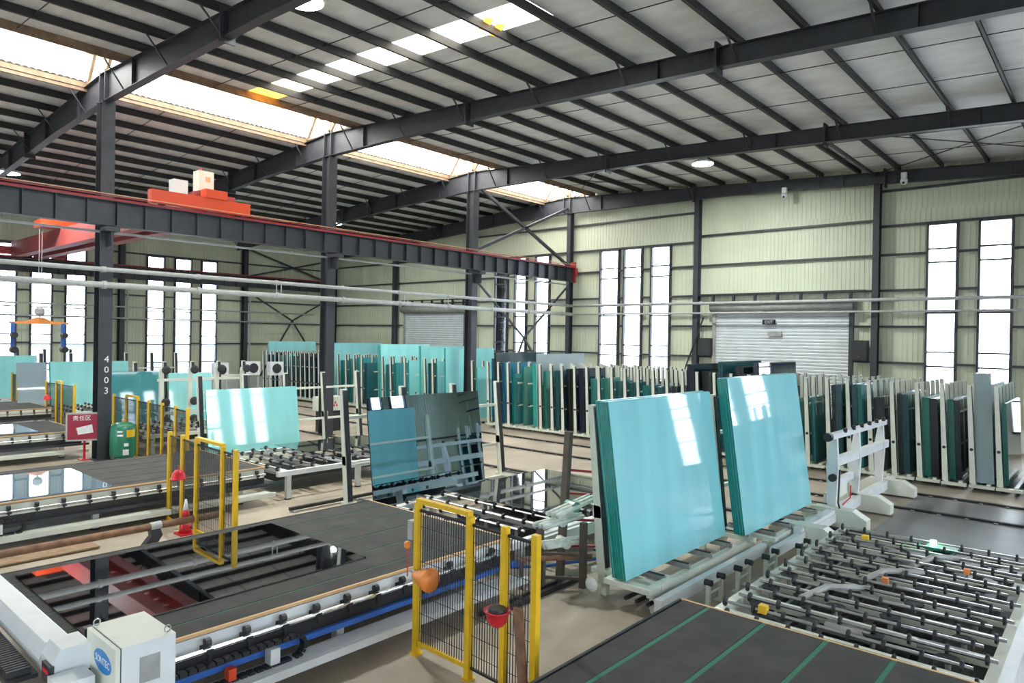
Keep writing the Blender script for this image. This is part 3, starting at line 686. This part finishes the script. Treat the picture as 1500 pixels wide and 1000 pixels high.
# white tilting frame at the right end of the loading racks
t = thing('tilting_frame', (17.0, 5.0, 0), 'white steel tilting frame with two long bars right of the cyan stacks', 'machine')
MB().bar((16.7, 5.0, 2.07), (21.55, 5.0, 2.03), .14, .13).build('top_bar', 'white', t)
MB().bar((17.05, 5.0, 1.45), (21.75, 5.0, 1.42), .16, .2).build('middle_bar', 'white', t)
for x in (17.1, 18.9, 21.2):
    a = MB().prism([(4.95, .3), (5.12, .3), (5.16, 1.4), (5.06, 2.0), (4.94, 2.0), (4.9, 1.3)], 'x', x-.06, x+.06).build('upright_arm', 'white', t)
MB().bar((17.1, 5.1, .9), (18.9, 5.1, .9), .12, .16).build('brace_bar', 'white', t); MB().bar((17.1, 5.2, .55), (19.1, 5.2, .6), .05, .3).build('brace_bar', 'cream', t)
MB().box(14.6, 22.3, 4.86, 5.04, .18, .42).build('base_beam', 'white', t)
for x in (14.9, 16.9, 19.0, 21.6):
    MB().prism([(4.2, .05), (5.6, .05), (5.6, .3), (5.35, .45), (4.5, .45), (4.2, .28)], 'x', x-.16, x+.16).build('foot_block', 'cream', t)
for k in range(6): MB().tube((17.6+k*.7, 4.92, 2.1), (17.6+k*.7, 4.92, 2.2), .05, n=8).build('roller_pad', 'dark', t)
MB().tube((16.55, 5.0, 2.07), (16.7, 5.0, 2.07), .1, n=10).build('end_roller', 'dark', t)
MB().tube((16.95, 5, 1.1), (17.05, 5, 1.1), .09, n=10).build('end_roller', 'dark', t)
tag(MB().path([(17.0, 4.85, 1.3), (16.8, 4.8, 1.0), (16.75, 4.8, .6), (17.0, 4.8, .3)], .02).build('hose', 'dark', t))
MB().path([(17.1, 4.8, .5), (17.5, 4.75, .6), (17.7, 4.8, .85)], .015).build('red_hose', 'red', t)

# ---------------------------------------------------------------- cutting tables
def cut_table(x0, x1, y0, y1, label, z=.88, belts=(), rod=True, fm='white', tan='edge_tan', bw=.018, ch='blue'):
    t = thing('cutting_table', ((x0+x1)/2, (y0+y1)/2, 0), label, 'cutting table', 'flatbed glass cutting tables')
    ys = sorted([y0]+list(belts)+[y1])
    for a, b in zip(ys[:-1], ys[1:]): MB().box(x0, x1, a+bw, b-bw, z-.05, z).build('felt_board', 'felt', t)
    for b in belts: MB().box(x0+.05, x1, b-bw, b+bw, z-.04, z-.006).build('belt', 'belt', t)
    MB().box(x0, x1, y0-.03, y0+.005, z-.03, z+.004).build('edge_strip', tan, t)
    MB().box(x0, x1, y1-.005, y1+.03, z-.03, z+.004).build('edge_strip', 'dark', t)
    MB().box(x1-.005, x1+.03, y0, y1, z-.05, z+.003).build('end_strip', tan, t)
    for y in (y0-.01, y1-.04): MB().box(x0, x1, y, y+.05, z-.27, z-.05).build('side_panel', fm, t)
    MB().box(x0+.1, x1-.1, y0+.35, y1-.3, .45, .8).build('bed', 'dark', t)
    for x in (x0+.5, (x0+x1)/2, x1-.5):
        for y in (y0+.25, y1-.25):
            l = MB().box(x-.06, x+.06, y-.06, y+.06, .02, .62).build('leg', fm, t); MB().tube((x, y, 0), (x, y, .03), .09, n=10).build('foot_pad', 'dark', l)
    if rod:
        MB().tube((x0, y0-.16, z-.16), (x1-.05, y0-.16, z-.16), .026, n=8).build('guide_rod', 'silver', t)
        k = x0+.25
        while k < x1-.1:
            b = MB().box(k-.035, k+.035, y0-.2, y0-.01, z-.2, z-.15).build('rod_bracket', 'dark', t)
            MB().tube((k-.03, y0-.12, z-.09), (k+.03, y0-.12, z-.09), .05, n=8).build('guide_wheel', 'dark', b); MB().box(k-.01, k+.01, y0-.18, y0-.14, z-.28, z-.2).build('stud', 'dark', b); k += .46
        MB().box(x0, x1, y0-.02, y0+.02, .42, .62).build('lower_panel', 'dark', t)
        MB().box(x0, x1+.2, y0-.10, y0-.04, .40, .47).build('cable_channel', ch, t)
        MB().box(x0, x1, y0-.32, y0-.06, .27, .30).build('chain_tray', fm, t)
        MB().box(x0, x1+.1, y0-.40, y0-.34, .20, .30).build('lower_rail', fm, t)
        cc = MB(); L = []
        xc = x0+2.1
        for i in range(9): a = -math.pi/2+math.pi*i/8; L.append((xc+.10+.13*math.cos(a), .44+.13*math.sin(a)))
        L = [(x0+.3+.1*i, .31) for i in range(int((xc-x0-.3)*10))]+L+[(xc-.1*i, .57) for i in range(int((xc-x0-.2)*10))]
        for i, (a, b) in enumerate(zip(L[:-1], L[1:])): cc.bar((a[0], y0-.2, a[1]), (a[0]+(b[0]-a[0])*.8, y0-.2, a[1]+(b[1]-a[1])*.8), .1, .045)
        tag(cc.build('cable_chain', 'dark', t), kind='stuff')
        MB().box(xc-.75, xc-.66, y0-.26, y0-.16, .33, .46).build('sensor_box', 'orange', t); MB().box(xc-.25, xc-.13, y0-.27, y0-.14, .34, .52).build('junction_box', 'white', t)
    return t
bl = lambda y0: [y0+.36+.7*i for i in range(5)]
TL = cut_table(2.42, 8.68, 7.65, 11.35, 'wide dark felt cutting table in the left foreground with green belts', belts=bl(7.65))
TR_ = cut_table(1.9, 8.2, .62, 4.22, 'dark felt cutting table at the bottom right with green belts', belts=[3.84, 3.14, 2.44, 1.76, 1.06], bw=.03)
T3 = cut_table(1.6, 9.0, 16.02, 19.5, 'grey felt cutting table in the left middle ground carrying bluish glass', belts=bl(16.0), fm='cream', ch='steel')
T4 = cut_table(1.2, 8.0, 25.9, 29.4, 'grey cutting table behind the red sign carrying pale glass', belts=bl(25.9), fm='cream', ch='steel')
T5 = cut_table(1.6, 9.4, 34.2, 38.2, 'farthest grey cutting table at the left picture edge', belts=bl(34.2), fm='cream', ch='steel')
def flat_glass(name, x0, x1, y0, y1, z, m, label, th=.012, pts=None):
    o = MB().prism(pts or [(x0, y0), (x1, y0), (x1, y1), (x0, y1)], 'z', z, z+th).build(name, m); return tag(o, label, 'glass', 'glass sheets lying flat')
flat_glass('flat_glass', 0, 0, 0, 0, .884, 'mirror_black', 'dark glossy glass sheet lying on the left foreground cutting table', pts=[(2.63, 8.5), (6.35, 9.2), (6.45, 11.1), (2.66, 11.1)][0:0] or [(2.66, 8.42), (6.4, 8.42), (6.4, 11.12), (2.66, 11.12)])
flat_glass('flat_glass', 2.0, 5.6, 16.1, 18.9, .884, 'mirror_blue', 'bluish glass sheet lying on the left middle cutting table reflecting windows')
flat_glass('flat_glass', 3.0, 6.9, 26.4, 28.9, .884, 'mirror_blue', 'pale glass sheet lying on the cutting table behind the red sign')
flat_glass('flat_glass', 3.0, 6.2, 35, 37.6, .884, 'mirror_blue', 'pale glass sheet lying on the farthest cutting table')
# cutting bridge on the near table
t = thing('cutting_bridge', (2.2, 9.3, .9), 'white cutting bridge beam across the left end of the foreground table', 'machine')
MB().prism([(2.08, .93), (2.28, .93), (2.33, 1.03), (2.30, 1.2), (2.1, 1.2), (2.05, 1.05)], 'y', 7.72, 11.5).build('bridge_beam', 'white', t)
MB().tube((2.38, 7.8, 1.06), (2.38, 11.5, 1.06), .028, n=8).build('guide_shaft', 'silver', t)
MB().box(1.78, 2.04, 7.7, 11.5, .9, .94).build('chain_tray', 'dark', t)
m = MB()
for i in range(64): m.box(1.8, 2.0, 7.75+i*.058, 7.785+i*.058, .94, 1.0)
tag(m.build('cable_chain', 'rubber', t), kind='stuff')
MB().prism([(2.06, 1.0), (2.40, 1.0), (2.42, 1.16), (2.36, 1.25), (2.12, 1.25), (2.05, 1.14)], 'y', 7.32, 7.66).build('drive_cover', 'white', t)
MB().box(2.1, 2.36, 7.3, 7.62, .6, 1.0).build('drive_bracket', 'dark', t)
MB().box(2.02, 2.06, 7.3, 7.52, .95, 1.12).build('control_strip', 'dark', t); MB().box(2.015, 2.02, 7.34, 7.48, 1.04, 1.08).build('red_display', 'red', t)
MB().box(2.0, 2.3, 7.0, 7.28, .55, 1.06).build('small_box', 'white', t)
MB().tube((2.46, 7.5, .75), (2.46, 7.5, 1.12), .075, n=14).build('motor', 'silver', t); MB().lathe((2.46, 7.5, 1.12), [(.09, 0), (.09, .03), (.05, .05)], 14).build('motor_cap', 'white', t)
MB().box(2.42, 2.5, 7.66, 7.74, .95, 1.25).build('limit_block', 'dark', t)
# control cabinet
X0, X1, Y0, Y1, ZT = 2.38, 2.88, 6.68, 7.42, 1.36
t = thing('control_cabinet', (2.6, 6.9, .0), 'cream grey control cabinet with a blue oval logo at the bottom left', 'cabinet')
MB().box(X0+.03, X1, Y0, Y1, .25, ZT).build('body', 'white', t)
MB().box(X0+.03, X1, Y0, Y1, ZT, ZT+.004).build('top_plate', 'cream', t)
d = MB().box(X0-.02, X0+.02, Y0+.01, Y1-.01, .28, ZT-.005).build('door', 'cream', t)
MB().box(X0+.02, X0+.03, Y0+.02, Y1-.02, .28, ZT-.01).build('seal', 'dark', t)
for x in (X0+.1, X1-.1):
    for y in (Y0+.08, Y1-.08): MB().box(x-.04, x+.04, y-.04, y+.04, 0, .25).build('leg', 'dark', t)
el = []
v = [(X0-.0205, Y1-.42+.22*math.cos(a), ZT-.20+.105*math.sin(a)) for a in [2*math.pi*i/28 for i in range(28)]]
m = MB(); m.quadset(v, [tuple(range(28))]); m.build('oval_logo', 'logo_blue', d)
text('SONTEC', 'logo_lettering', 'inkwhite', (X0-.022, Y1-.42, ZT-.20), (0, -1, 0), (0, 0, 1), .092, d, .001)
MB().box(X0-.04, X0-.02, Y0+.5, Y0+.54, .75, .87).build('handle', 'dark', d)
MB().box(X0+.18, X1-.14, Y0-.006, Y0, ZT-.37, ZT-.13).build('vent_filter', 'grey', t)
for (x, y) in ((X0+.05, Y1-.05), (X1-.05, Y0+.06)):
    m = MB(); pts = [(x+.03*math.cos(a), y, ZT+.04+.03*math.sin(a)) for a in [2*math.pi*i/12 for i in range(13)]]; m.path(pts, .007, 5).build('lifting_eye', 'silver', t)

# ---------------------------------------------------------------- roller tables
def roller_table(x0, x1, y0, y1, label, z=.88, step=.45, near=False, m='cream', sm='silver', cups=True):
    t = thing('roller_table', ((x0+x1)/2, (y0+y1)/2, 0), label, 'roller table', 'glass roller tables')
    n = int((x1-x0)/step); nw = 8 if near else 7
    for i in range(n+1):
        x = x0+i*step; stag = .18*(i % 2)
        s = MB().tube((x, y0+stag, z-.06), (x, y1-.1+stag*.3, z-.06), .023, n=6).build('roller_shaft', sm, t)
        wm = MB(); 
        for k in range(nw):
            y = y0+.1+stag+(y1-y0-.35)*k/(nw-1)
            c = MB() if near else wm
            c.lathe((x, y, z-.06), [(.03, -.022), (.06, -.014), (.06, .014), (.03, .022)], 10 if near else 8, 'y')
            if near: c.build('wheel', 'dark', s)
        if not near: tag(wm.build('wheels', 'dark', s), kind='stuff')
    for y in (y1-.05, y0+.02): MB().box(x0-.05, x1+.1, y-.06, y+.06, z-.24, z-.12).build('side_beam', m, t)
    for i in range(0, n, 2):
        x = x0+.22+i*step; MB().box(x-.09, x+.09, y0, y1-.1, z-.2, z-.13).build('cross_beam', m if near or i % 4 == 0 else 'grey', t)
    for x in (x0+.3, (x0+x1)/2, x1-.3):
        for y in (y0+.1, y1-.15):
            l = MB().box(x-.06, x+.06, y-.06, y+.06, .03, z-.24).build('leg', m, t); MB().tube((x, y, 0), (x, y, .03), .09, n=10).build('foot_pad', 'dark', l)
    MB().box(x0+.4, x1-.4, y0+.9, y1-.9, .32, .5).build('drive_trough', 'dark', t)
    if cups:
        for i in range(1, n, 2):
            for k in range(4):
                if (i+k) % 3 == 0 and not near: continue
                x = x0+i*step+.22+(.1 if k % 2 else -.02); y = y0+.45+k*(y1-y0-.8)/3+random.uniform(-.1, .1)
                a = MB().tube((x, y, z-.32), (x, y, z-.14), .03, n=8).build('cup_stem', 'grey', t)
                MB().lathe((x, y, z-.14), [(.03, 0), (.11, .015), (.125, .045), (.09, .04)], 14).build('suction_cup', 'rubber', a)
    return t
RR = roller_table(8.34, 13.9, .95, 3.92, 'large roller table with black wheels and suction cups at the bottom right', near=True, step=.36)
for (x, y) in ((8.7, 3.35), (13.1, 3.3)): MB().box(x-.05, x+.05, y-.05, y+.05, .8, .9).build('yellow_clamp', 'yellow', RR)
for (x, y) in ((11.0, 2.5), (12.3, 1.7)): MB().box(x-.04, x+.04, y-.04, y+.04, .8, .88).build('orange_sensor', 'beacon', RR)
MB().tube((13.5, 2.35, .84), (13.5, 2.35, .92), .05, n=10).build('green_lamp', 'led', RR); MB().box(13.35, 13.65, 2.0, 2.45, .79, .83).build('lamp_board', 'green', RR)
for i in range(3): MB().path([(9.6+i*1.3, 3.2-.8*i*.5, .78), (10.1+i*1.3, 3.0-.8*i*.5, .86), (10.6+i*1.3, 2.6-.8*i*.5, .8)], .045, 8).build('flexible_duct', 'grey', RR)
for x, y in ((9.0, 2.7), (9.25, 1.75)): MB().tube((x, y, .72), (x+.02, y-.5, .72), .07, n=10).build('gear_motor', 'grey', RR)
for k in range(7):
    y = 1.25+k*.38; MB().box(8.7+.1*(k % 3), 13.5, y-.05, y+.05, .58, .66).build('drive_belt', 'dark', RR)
MB().box(8.5, 13.7, 1.1, 3.7, .28, .3).build('dark_underlay', 'dark', RR)  # dark sheet added to darken what shows between the rollers
for k in range(8): MB().lathe((8.75+.62*k, 3.3-(k % 2)*.25, .70), [(.05, -.04), (.13, -.02), (.13, .02), (.06, .05)], 14).build('suction_pad', 'rubber', RR)
MB().box(8.3, 13.4, .78, .9, .3, .82).build('side_panel', 'white', RR)
RM = roller_table(8.9, 14.3, 7.7, 11.1, 'roller table between the yellow gate and the dark reflective glass', z=.86, step=.5, m='white')
MB().box(9.4, 14.6, 7.55, 7.62, .5, .72).build('outer_beam', 'white', RM)
flat_glass('flat_glass', 10.4, 13.9, 8.3, 11.0, .872, 'mirror_clear', 'clear glass sheet lying on the middle roller table reflecting windows')
RLT = roller_table(9.3, 14.2, 15.8, 19.2, 'roller table in front of the bright cyan glass on the left', z=.86, step=.5, m='white')
flat_glass('flat_glass', 11.0, 14.0, 17.2, 19.0, .872, 'mirror_clear', 'clear glass sheet lying on the left roller table')
R4 = roller_table(9.4, 14.0, 24.4, 27.4, 'far roller table behind the yellow fence by the green tank', z=.86, step=.5, m='cream')
R5 = roller_table(9.8, 14.2, 33.0, 36.2, 'farthest roller table left of the first inner column', z=.86, step=.5, m='cream', cups=False)
# raised loader arms with suction cups
t = thing('loader_arms', (12.8, 28.1, 0), 'raised cream loader arms with black suction cups behind the yellow fence', 'machine')
for x in (11.4, 12.5, 13.6, 14.7):
    a = MB().box(x-.07, x+.07, 28.0, 28.12, .5, 2.75).build('arm', 'cream', t)
    for z in (2.7, 1.45, .75): MB().lathe((x+.12, 27.9, z), [(.06, .08), (.16, .04), (.17, 0), (.1, -.03)], 14, 'y').build('suction_cup', 'rubber', a)
for z in (2.3, 1.0): MB().box(11.3, 14.8, 28.12, 28.2, z-.05, z+.05).build('cross_bar', 'cream', t)
for x in (11.6, 14.5): MB().box(x-.1, x+.1, 28.0, 28.25, 0, .5).build('base', 'cream', t)

# ---------------------------------------------------------------- yellow safety fences
def fence(posts, h, label, door=None, gap=.12, mesh=True, base=True):
    t = thing('safety_fence', (posts[0][0], posts[0][1], 0), label, 'fence', 'yellow safety fences between the lines')
    for (x, y) in posts:
        p = MB().box(x-.04, x+.04, y-.04, y+.04, 0.01, h).build('post', 'yellow', t)
        if base: MB().lathe((x, y, 0), [(.09, 0), (.09, .012)], 12).build('base_plate', 'yellow', p)
    for i, (a, b) in enumerate(zip(posts[:-1], posts[1:])):
        A = Vector((*a, 0)); B = Vector((*b, 0)); d = (B-A); L = d.length; d.normalize(); isd = door == i
        if isd: MB().bar((a[0], a[1], h+.03), (b[0], b[1], h+.03), .09, .06).build('door_lintel', 'yellow', t)
        fr = 'yellow' if isd else 'dark'
        for z in (gap+.03, h-.1): MB().bar(A+d*.05+Vector((0, 0, z)), B-d*.05+Vector((0, 0, z)), .03 if not isd or z > 1 else .05).build('panel_rail', fr if z < 1 else 'dark', t)
        if mesh:
            m = MB(); k = .06
            while k < L-.05:
                c = A+d*k
                m.bar(c+Vector((0, 0, gap+.03)), c+Vector((0, 0, h-.1)), .008); k += .045
            for q in range(8):
                z = gap+.2+q*(h-.4)/7; m.bar(A+d*.05+Vector((0, 0, z)), B-d*.05+Vector((0, 0, z)), .006)
            tag(m.build('wire_mesh', 'dark', t), kind='stuff')
    return t
F1 = fence([(6.14, 6.98), (6.12, 5.99), (6.08, 5.38), (6.06, 4.9)], 2.0, 'nearest yellow safety fence with a door frame and orange cup', door=0)
MB().box(6.08, 6.2, 7.03, 7.12, 1.5, 1.75).build('lock_box', 'pipegrey', F1)
F2 = fence([(6.6, 15.75), (6.58, 15.05), (6.5, 14.22), (6.45, 13.0), (6.45, 12.5)], 2.0, 'yellow safety fence behind the foreground table with a red helmet', door=2)
F3 = fence([(9.1, 26.26), (9.12, 25.2), (9.12, 24.24), (9.1, 23.3), (9.06, 22.2), (9.02, 21.15), (8.95, 20.2)], 2.0, 'long yellow safety fence behind the green tank', door=1, base=False)
F4 = fence([(9.4, 34.9), (9.5, 33.9), (9.5, 33.2), (9.54, 31.8)], 2.0, 'yellow safety fence left of the first inner column', door=1, base=False)
F5 = fence([(9.9, 42.3), (9.92, 41.5), (9.96, 40.8)], 2.0, 'yellow safety fence at the left picture edge', base=False)
# things hung on the fences
t = thing('orange_cup', (6.02, 6.9, 1.1), 'orange flared plastic cup fixed to the left post of the nearest fence', 'cup')
MB().lathe((6.0, 6.78, 1.1), [(.05, .1), (.07, .02), (.11, -.05), (.12, -.12), (.15, -.18), (.155, -.22)], 18, 'y').build('bell', 'beacon', t, True); MB().tube((6.02, 6.85, 1.1), (6.08, 7.0, 1.1), .03).build('stem', 'grey', t)
t = thing('signal_button', (6.08, 7.12, 1.4), 'small orange signal light with hanging cable on the nearest fence', 'light')
MB().lathe((6.08, 7.12, 1.42), [(.02, -.05), (.045, -.02), (.045, .03), (.02, .05)], 12).build('lens', 'beacon', t); MB().tube((6.09, 7.12, 1.0), (6.09, 7.12, 1.4), .008).build('cable', 'red', t)
def helmet(c, label, tilt=True):
    t = thing('hard_hat', c, label, 'hard hat'); s = -1 if tilt else 1
    MB().lathe(c, [(.02, s*.17), (.07, s*.16), (.12, s*.10), (.14, 0), (.16, s*-.01), (.165, s*-.025), (.12, s*-.01)], 18).build('shell', 'red', t, True)
    if tilt: MB().lathe((c[0], c[1], c[2]+.015), [(.11, 0), (.1, .03)], 14).build('liner', 'dark', t)
    else: MB().tube((c[0], c[1], c[2]+.15), (c[0], c[1], c[2]+.26), .012).build('strap', 'red', t)
    return t
helmet((5.94, 5.36, 1.05), 'upturned red hard hat hung on the nearest yellow fence')
helmet((6.45, 14.95, 1.12), 'red hard hat hung on the yellow fence behind the foreground table', False)
helmet((9.3, 34.4, 1.25), 'small red hard hat hung on the fence left of the first inner column', False)
t = MB().bar((6.0, 4.98, 0), (6.0, 5.1, 1.15), .13, .03).build('wooden_board', 'rust'); tag(t, 'brown wooden board leaning against the nearest fence', 'board')

# ---------------------------------------------------------------- odds and ends
t = thing('notice_board', (7.9, 25.3, 0), 'dark red notice board with a pasted paper on a red stand', 'sign')
MB().box(7.87, 7.93, 25.27, 25.33, 0, 1.0).build('stand_pole', 'red', t); MB().box(7.75, 8.05, 25.15, 25.45, 0, .03).build('foot', 'red', t)
bx0, bx1, bz0, bz1 = 7.4, 8.3, .62, 1.62
O = Vector((7.75, 25.0, 0)); U = Vector((.93, -.36, 0)).normalized(); NN = Vector((-.36, -.93, 0)).normalized()
def bpan(name, m, u0, u1, z0, z1, d0, d1, par):
    v = [O+U*u+NN*d+Vector((0, 0, z)) for u in (u0, u1) for d in (d0, d1) for z in (z0, z1)]
    return MB().quadset(v, [(0, 1, 3, 2), (4, 6, 7, 5), (0, 4, 5, 1), (2, 3, 7, 6), (0, 2, 6, 4), (1, 5, 7, 3)]).build(name, m, par)
bpan('frame', 'pipegrey', -.46, .46, .66, 1.56, .0, .05, t); bd = bpan('board', 'maroon', -.41, .42, .71, 1.51, .05, .056, t)
pp = MB(); vv = [O+U*a+NN*.06+Vector((0, 0, b)) for a, b in ((-.12, .86), (.30, .92), (.26, 1.18), (-.17, 1.08))]; pp.quadset(vv, [(0, 1, 2, 3)]); pp.build('paper', 'paper', bd)
text('责任区', 'lettering', 'inkwhite', tuple(O+U*-.02+NN*.06+Vector((0, 0, 1.38))), U, (0, 0, 1), .17, bd, .001)
t = thing('green_tank', (8.9, 24.2, 0), 'green vertical air tank with yellow tag beside the inner column', 'tank')
tk = (8.72, 24.35, 0)
MB().lathe(tk, [(.24, .1), (.36, .14), (.38, .22), (.38, 1.0), (.34, 1.13), (.22, 1.22), (.05, 1.25)], 24).build('shell', 'green', t, True)
for a in range(3): MB().bar((8.72+.28*math.cos(a*2.1), 24.35+.28*math.sin(a*2.1), 0), (8.72+.28*math.cos(a*2.1), 24.35+.28*math.sin(a*2.1), .2), .07, .05).build('leg', 'green', t)
MB().lathe((8.72, 24.35, 1.25), [(.05, 0), (.05, .06), (.02, .1)], 10).build('valve', 'edge_tan', t)
def onTank(name, m, a0, a1, z0, z1, r=.386):
    n = 6; v = []
    for i in range(n+1):
        a = R(a0+(a1-a0)*i/n); v += [(8.72+r*math.cos(a), 24.35+r*math.sin(a), z0), (8.72+r*math.cos(a), 24.35+r*math.sin(a), z1)]
    m_ = MB().quadset(v, [(2*i, 2*i+2, 2*i+3, 2*i+1) for i in range(n)]).build(name, m, t)
onTank('yellow_tag', 'yellow', -95, -50, .78, 1.02); onTank('white_label', 'inkwhite', -135, -110, .82, .88); onTank('white_label', 'inkwhite', -135, -112, .94, 1.0); onTank('white_label', 'paper', -105, -85, .5, .6); onTank('white_label', 'paper', -110, -84, .22, .4)
t = thing('traffic_cone', (6.7, 14.5, 0), 'red and white traffic cone beside the yellow fence', 'cone')
cx, cy = 6.47, 14.62
MB().box(cx-.17, cx+.17, cy-.17, cy+.17, 0, .03).build('base', 'red', t); prof = [(.13, .03), (.105, .22)], [(.105, .22), (.085, .36)], [(.085, .36), (.06, .5)], [(.06, .5), (.02, .72)]
for i, pq in enumerate(prof): MB().lathe((cx, cy, 0), list(pq), 16).build('cone_body' if i % 2 == 0 else 'white_band', 'red' if i % 2 == 0 else 'inkwhite', t, True)
t = thing('steel_pipe', (3, 14.3, 0), 'rusty brown pipe running above the floor on a low stand', 'pipe')
MB().tube((-4, 14.25, .36), (7.1, 14.25, .38), .07, n=14).build('pipe_run', 'rust', t, True)
s = MB().prism([(5.45, 0), (5.7, 0), (5.83, .2), (5.78, .33), (5.6, .33), (5.62, .2)], 'y', 14.17, 14.33).build('pipe_stand', 'steel', t); MB().tube((5.62, 14.25, .37), (5.82, 14.25, .38), .085, n=14).build('collar', 'pipegrey', t)
MB().box(-3.2, -3.0, 14.2, 14.3, 0, .3).build('pipe_stand', 'steel', t)
t = MB().prism([(2.8, .02), (4.9, .02), (4.9, .05), (2.8, .05)], 'y', 14.75, 15.25).build('floor_board', 'wood'); tag(t, 'brown board on the floor behind the rusty pipe', 'board')
# brown stand with rungs and the wrapped bundles
t = thing('brown_stand', (9.6, 7.1, 0), 'brown steel stand with red rungs left of the nearest cyan stack', 'stand')
MB().bar((9.55, 7.2, 0), (9.95, 7.35, 2.55), .12, .1).build('leaning_post', 'brownframe', t)
MB().box(9.62, 9.72, 6.75, 6.85, 0, 1.1).build('post', 'brownframe', t); MB().box(9.2, 9.3, 7.35, 7.45, 0, 1.0).build('post', 'brownframe', t)
for z in (1.05, 1.5, 1.9, .6): MB().bar((9.65+z*.12, 7.3, z), (10.3, 6.9, z-.05), .04).build('rung', 'rail_red', t)
for z in (.15, .55): MB().bar((9.25, 7.4, z), (9.67, 6.8, z), .05).build('rail', 'brownframe', t)
for i, (x, y, z, a) in enumerate(((9.35, 7.15, 1.12, .1), (9.5, 7.0, 1.3, .35), (9.4, 7.1, .8, -.1))):
    b = thing('wrapped_bundle', (x, y, z), ['pale wrapped bundle lying across the brown stand', 'uppermost pale green wrapped bundle beside the cyan stack', 'lowest pale wrapped bundle in the brown stand'][i], 'bundle', 'wrapped bundles on the brown stand')
    m = MB()
    for k in range(5): m.tube((x-.45, y+.05*(k-2), z+.03*(k % 2)), (x+.45, y+.05*(k-2)-.15, z+a*.5+.03*(k % 2)), .045, .035, 8)
    m.build('rods', 'wrap', b, True); MB().tube((x-.02, y-.18, z+a*.25), (x+.06, y-.18+.24, z+a*.25), .09, n=10).build('tape_band', 'seagreen' if i == 1 else 'wrap', b)
t = thing('low_barrier', (8.9, 7.4, 0), 'low brown pipe barrier left of the nearest loading rack', 'barrier')
MB().tube((8.85, 7.55, .5), (9.85, 6.75, .5), .045, n=10).build('top_rail', 'rust', t)
for k in (0.05, .35, .9): MB().tube((8.85+k, 7.55-.8*k, 0), (8.85+k, 7.55-.8*k, .5), .035).build('upright', 'brownframe', t)
tag(MB().path([(6.2, 8.15, .42), (8.5, 7.75, .40), (9.6, 7.6, .2), (11.2, 7.4, .03)], .03, 8).build('blue_hose', 'bluehose'), 'blue hose running from the foreground table under the roller table', 'hose')
t = thing('floor_rail', (8.6, 7.1, 0), 'dark slotted rail on the floor right of the nearest fence', 'rail')
MB().box(7.6, 9.9, 7.02, 7.1, .0, .08).build('rail_bar', 'dark', t); MB().box(7.6, 9.9, 7.2, 7.24, .0, .06).build('rail_bar', 'dark', t)
t = thing('floor_rail', (10, 15, 0), 'dark steel strip raised on small feet under the left roller table', 'rail')
MB().box(8.9, 12.8, 14.6, 14.7, .05, .12).build('rail_bar', 'dark', t)
for x in (9.0, 10.8, 12.6): MB().box(x-.05, x+.05, 14.55, 14.75, 0, .05).build('foot', 'pipegrey', t)
# small roller stands between the loading rack and the right roller table
for i, (x, y) in enumerate(((10.35, 4.85), (11.35, 4.8), (12.3, 4.7), (13.4, 4.5))):
    t = thing('roller_stand', (x, y, 0), 'small cream roller stand on the floor, '+ORD[i]+' from the left below the cyan stacks', 'stand', 'roller stands below the stacks')
    for dx in (-.03, .42): 
        l = MB().box(x+dx-.03, x+dx+.03, y-.03, y+.03, 0, .42).build('leg', 'cream', t); MB().box(x+dx-.06, x+dx+.06, y-.09, y+.09, 0, .02).build('foot', 'cream', l)
        MB().tube((x+dx, y-.06, .4), (x+dx, y+.06, .4), .05, n=10).build('roller', 'dark', l)
    for z in (.36, .22): MB().tube((x-.03, y, z), (x+.42, y, z), .018).build('cross_tube', 'cream', t)
t = thing('beige_machine', (17.6, 26.0, 0), 'beige machine housing with a red mark behind the second inner column', 'machine')
MB().box(17.0, 18.2, 25.7, 26.3, .9, 1.5).build('housing', 'cream', t); MB().box(17.1, 18.1, 25.8, 26.2, 0, .9).build('pedestal', 'dark', t)
for dx, dz in ((0, .1), (-.07, -.02), (.07, -.02)):
    m = MB(); m.prism([(17.75+dx, 1.15+dz-.07), (17.75+dx+.045, 1.15+dz), (17.75+dx, 1.15+dz+.07), (17.75+dx-.045, 1.15+dz)], 'y', 25.69, 25.7).build('red_diamond', 'red', t)
for i, (x, z) in enumerate(((19.4, 1.95), (20.8, 1.9), (17.6, 1.9))):
    t = thing('air_conditioner', (x, 36, z-.4), 'white outdoor fan unit on a stand, '+['middle', 'right', 'left'][i]+' of three by the far left corner', 'air conditioner', 'fan units on stands')
    MB().box(x-.4, x+.4, 35.8, 36.1, z-.05, z+.7).build('casing', 'white', t); MB().lathe((x, 35.79, z+.33), [(.27, 0), (.27, -.03), (.08, -.04)], 20, 'y').build('fan_grille', 'dark', t)
    for dx in (-.35, .35): MB().box(x+dx-.03, x+dx+.03, 35.9, 36, 0, z-.05).build('stand_leg', 'pipegrey', t)
# a long blue-grey shed and pale yard outside the left wall
t = MB().box(-30, 40, 66, 80, -.35, 3.2).build('neighbour_shed', 'shed'); tag(t, 'low blue-grey shed seen through the left wall windows', 'building')
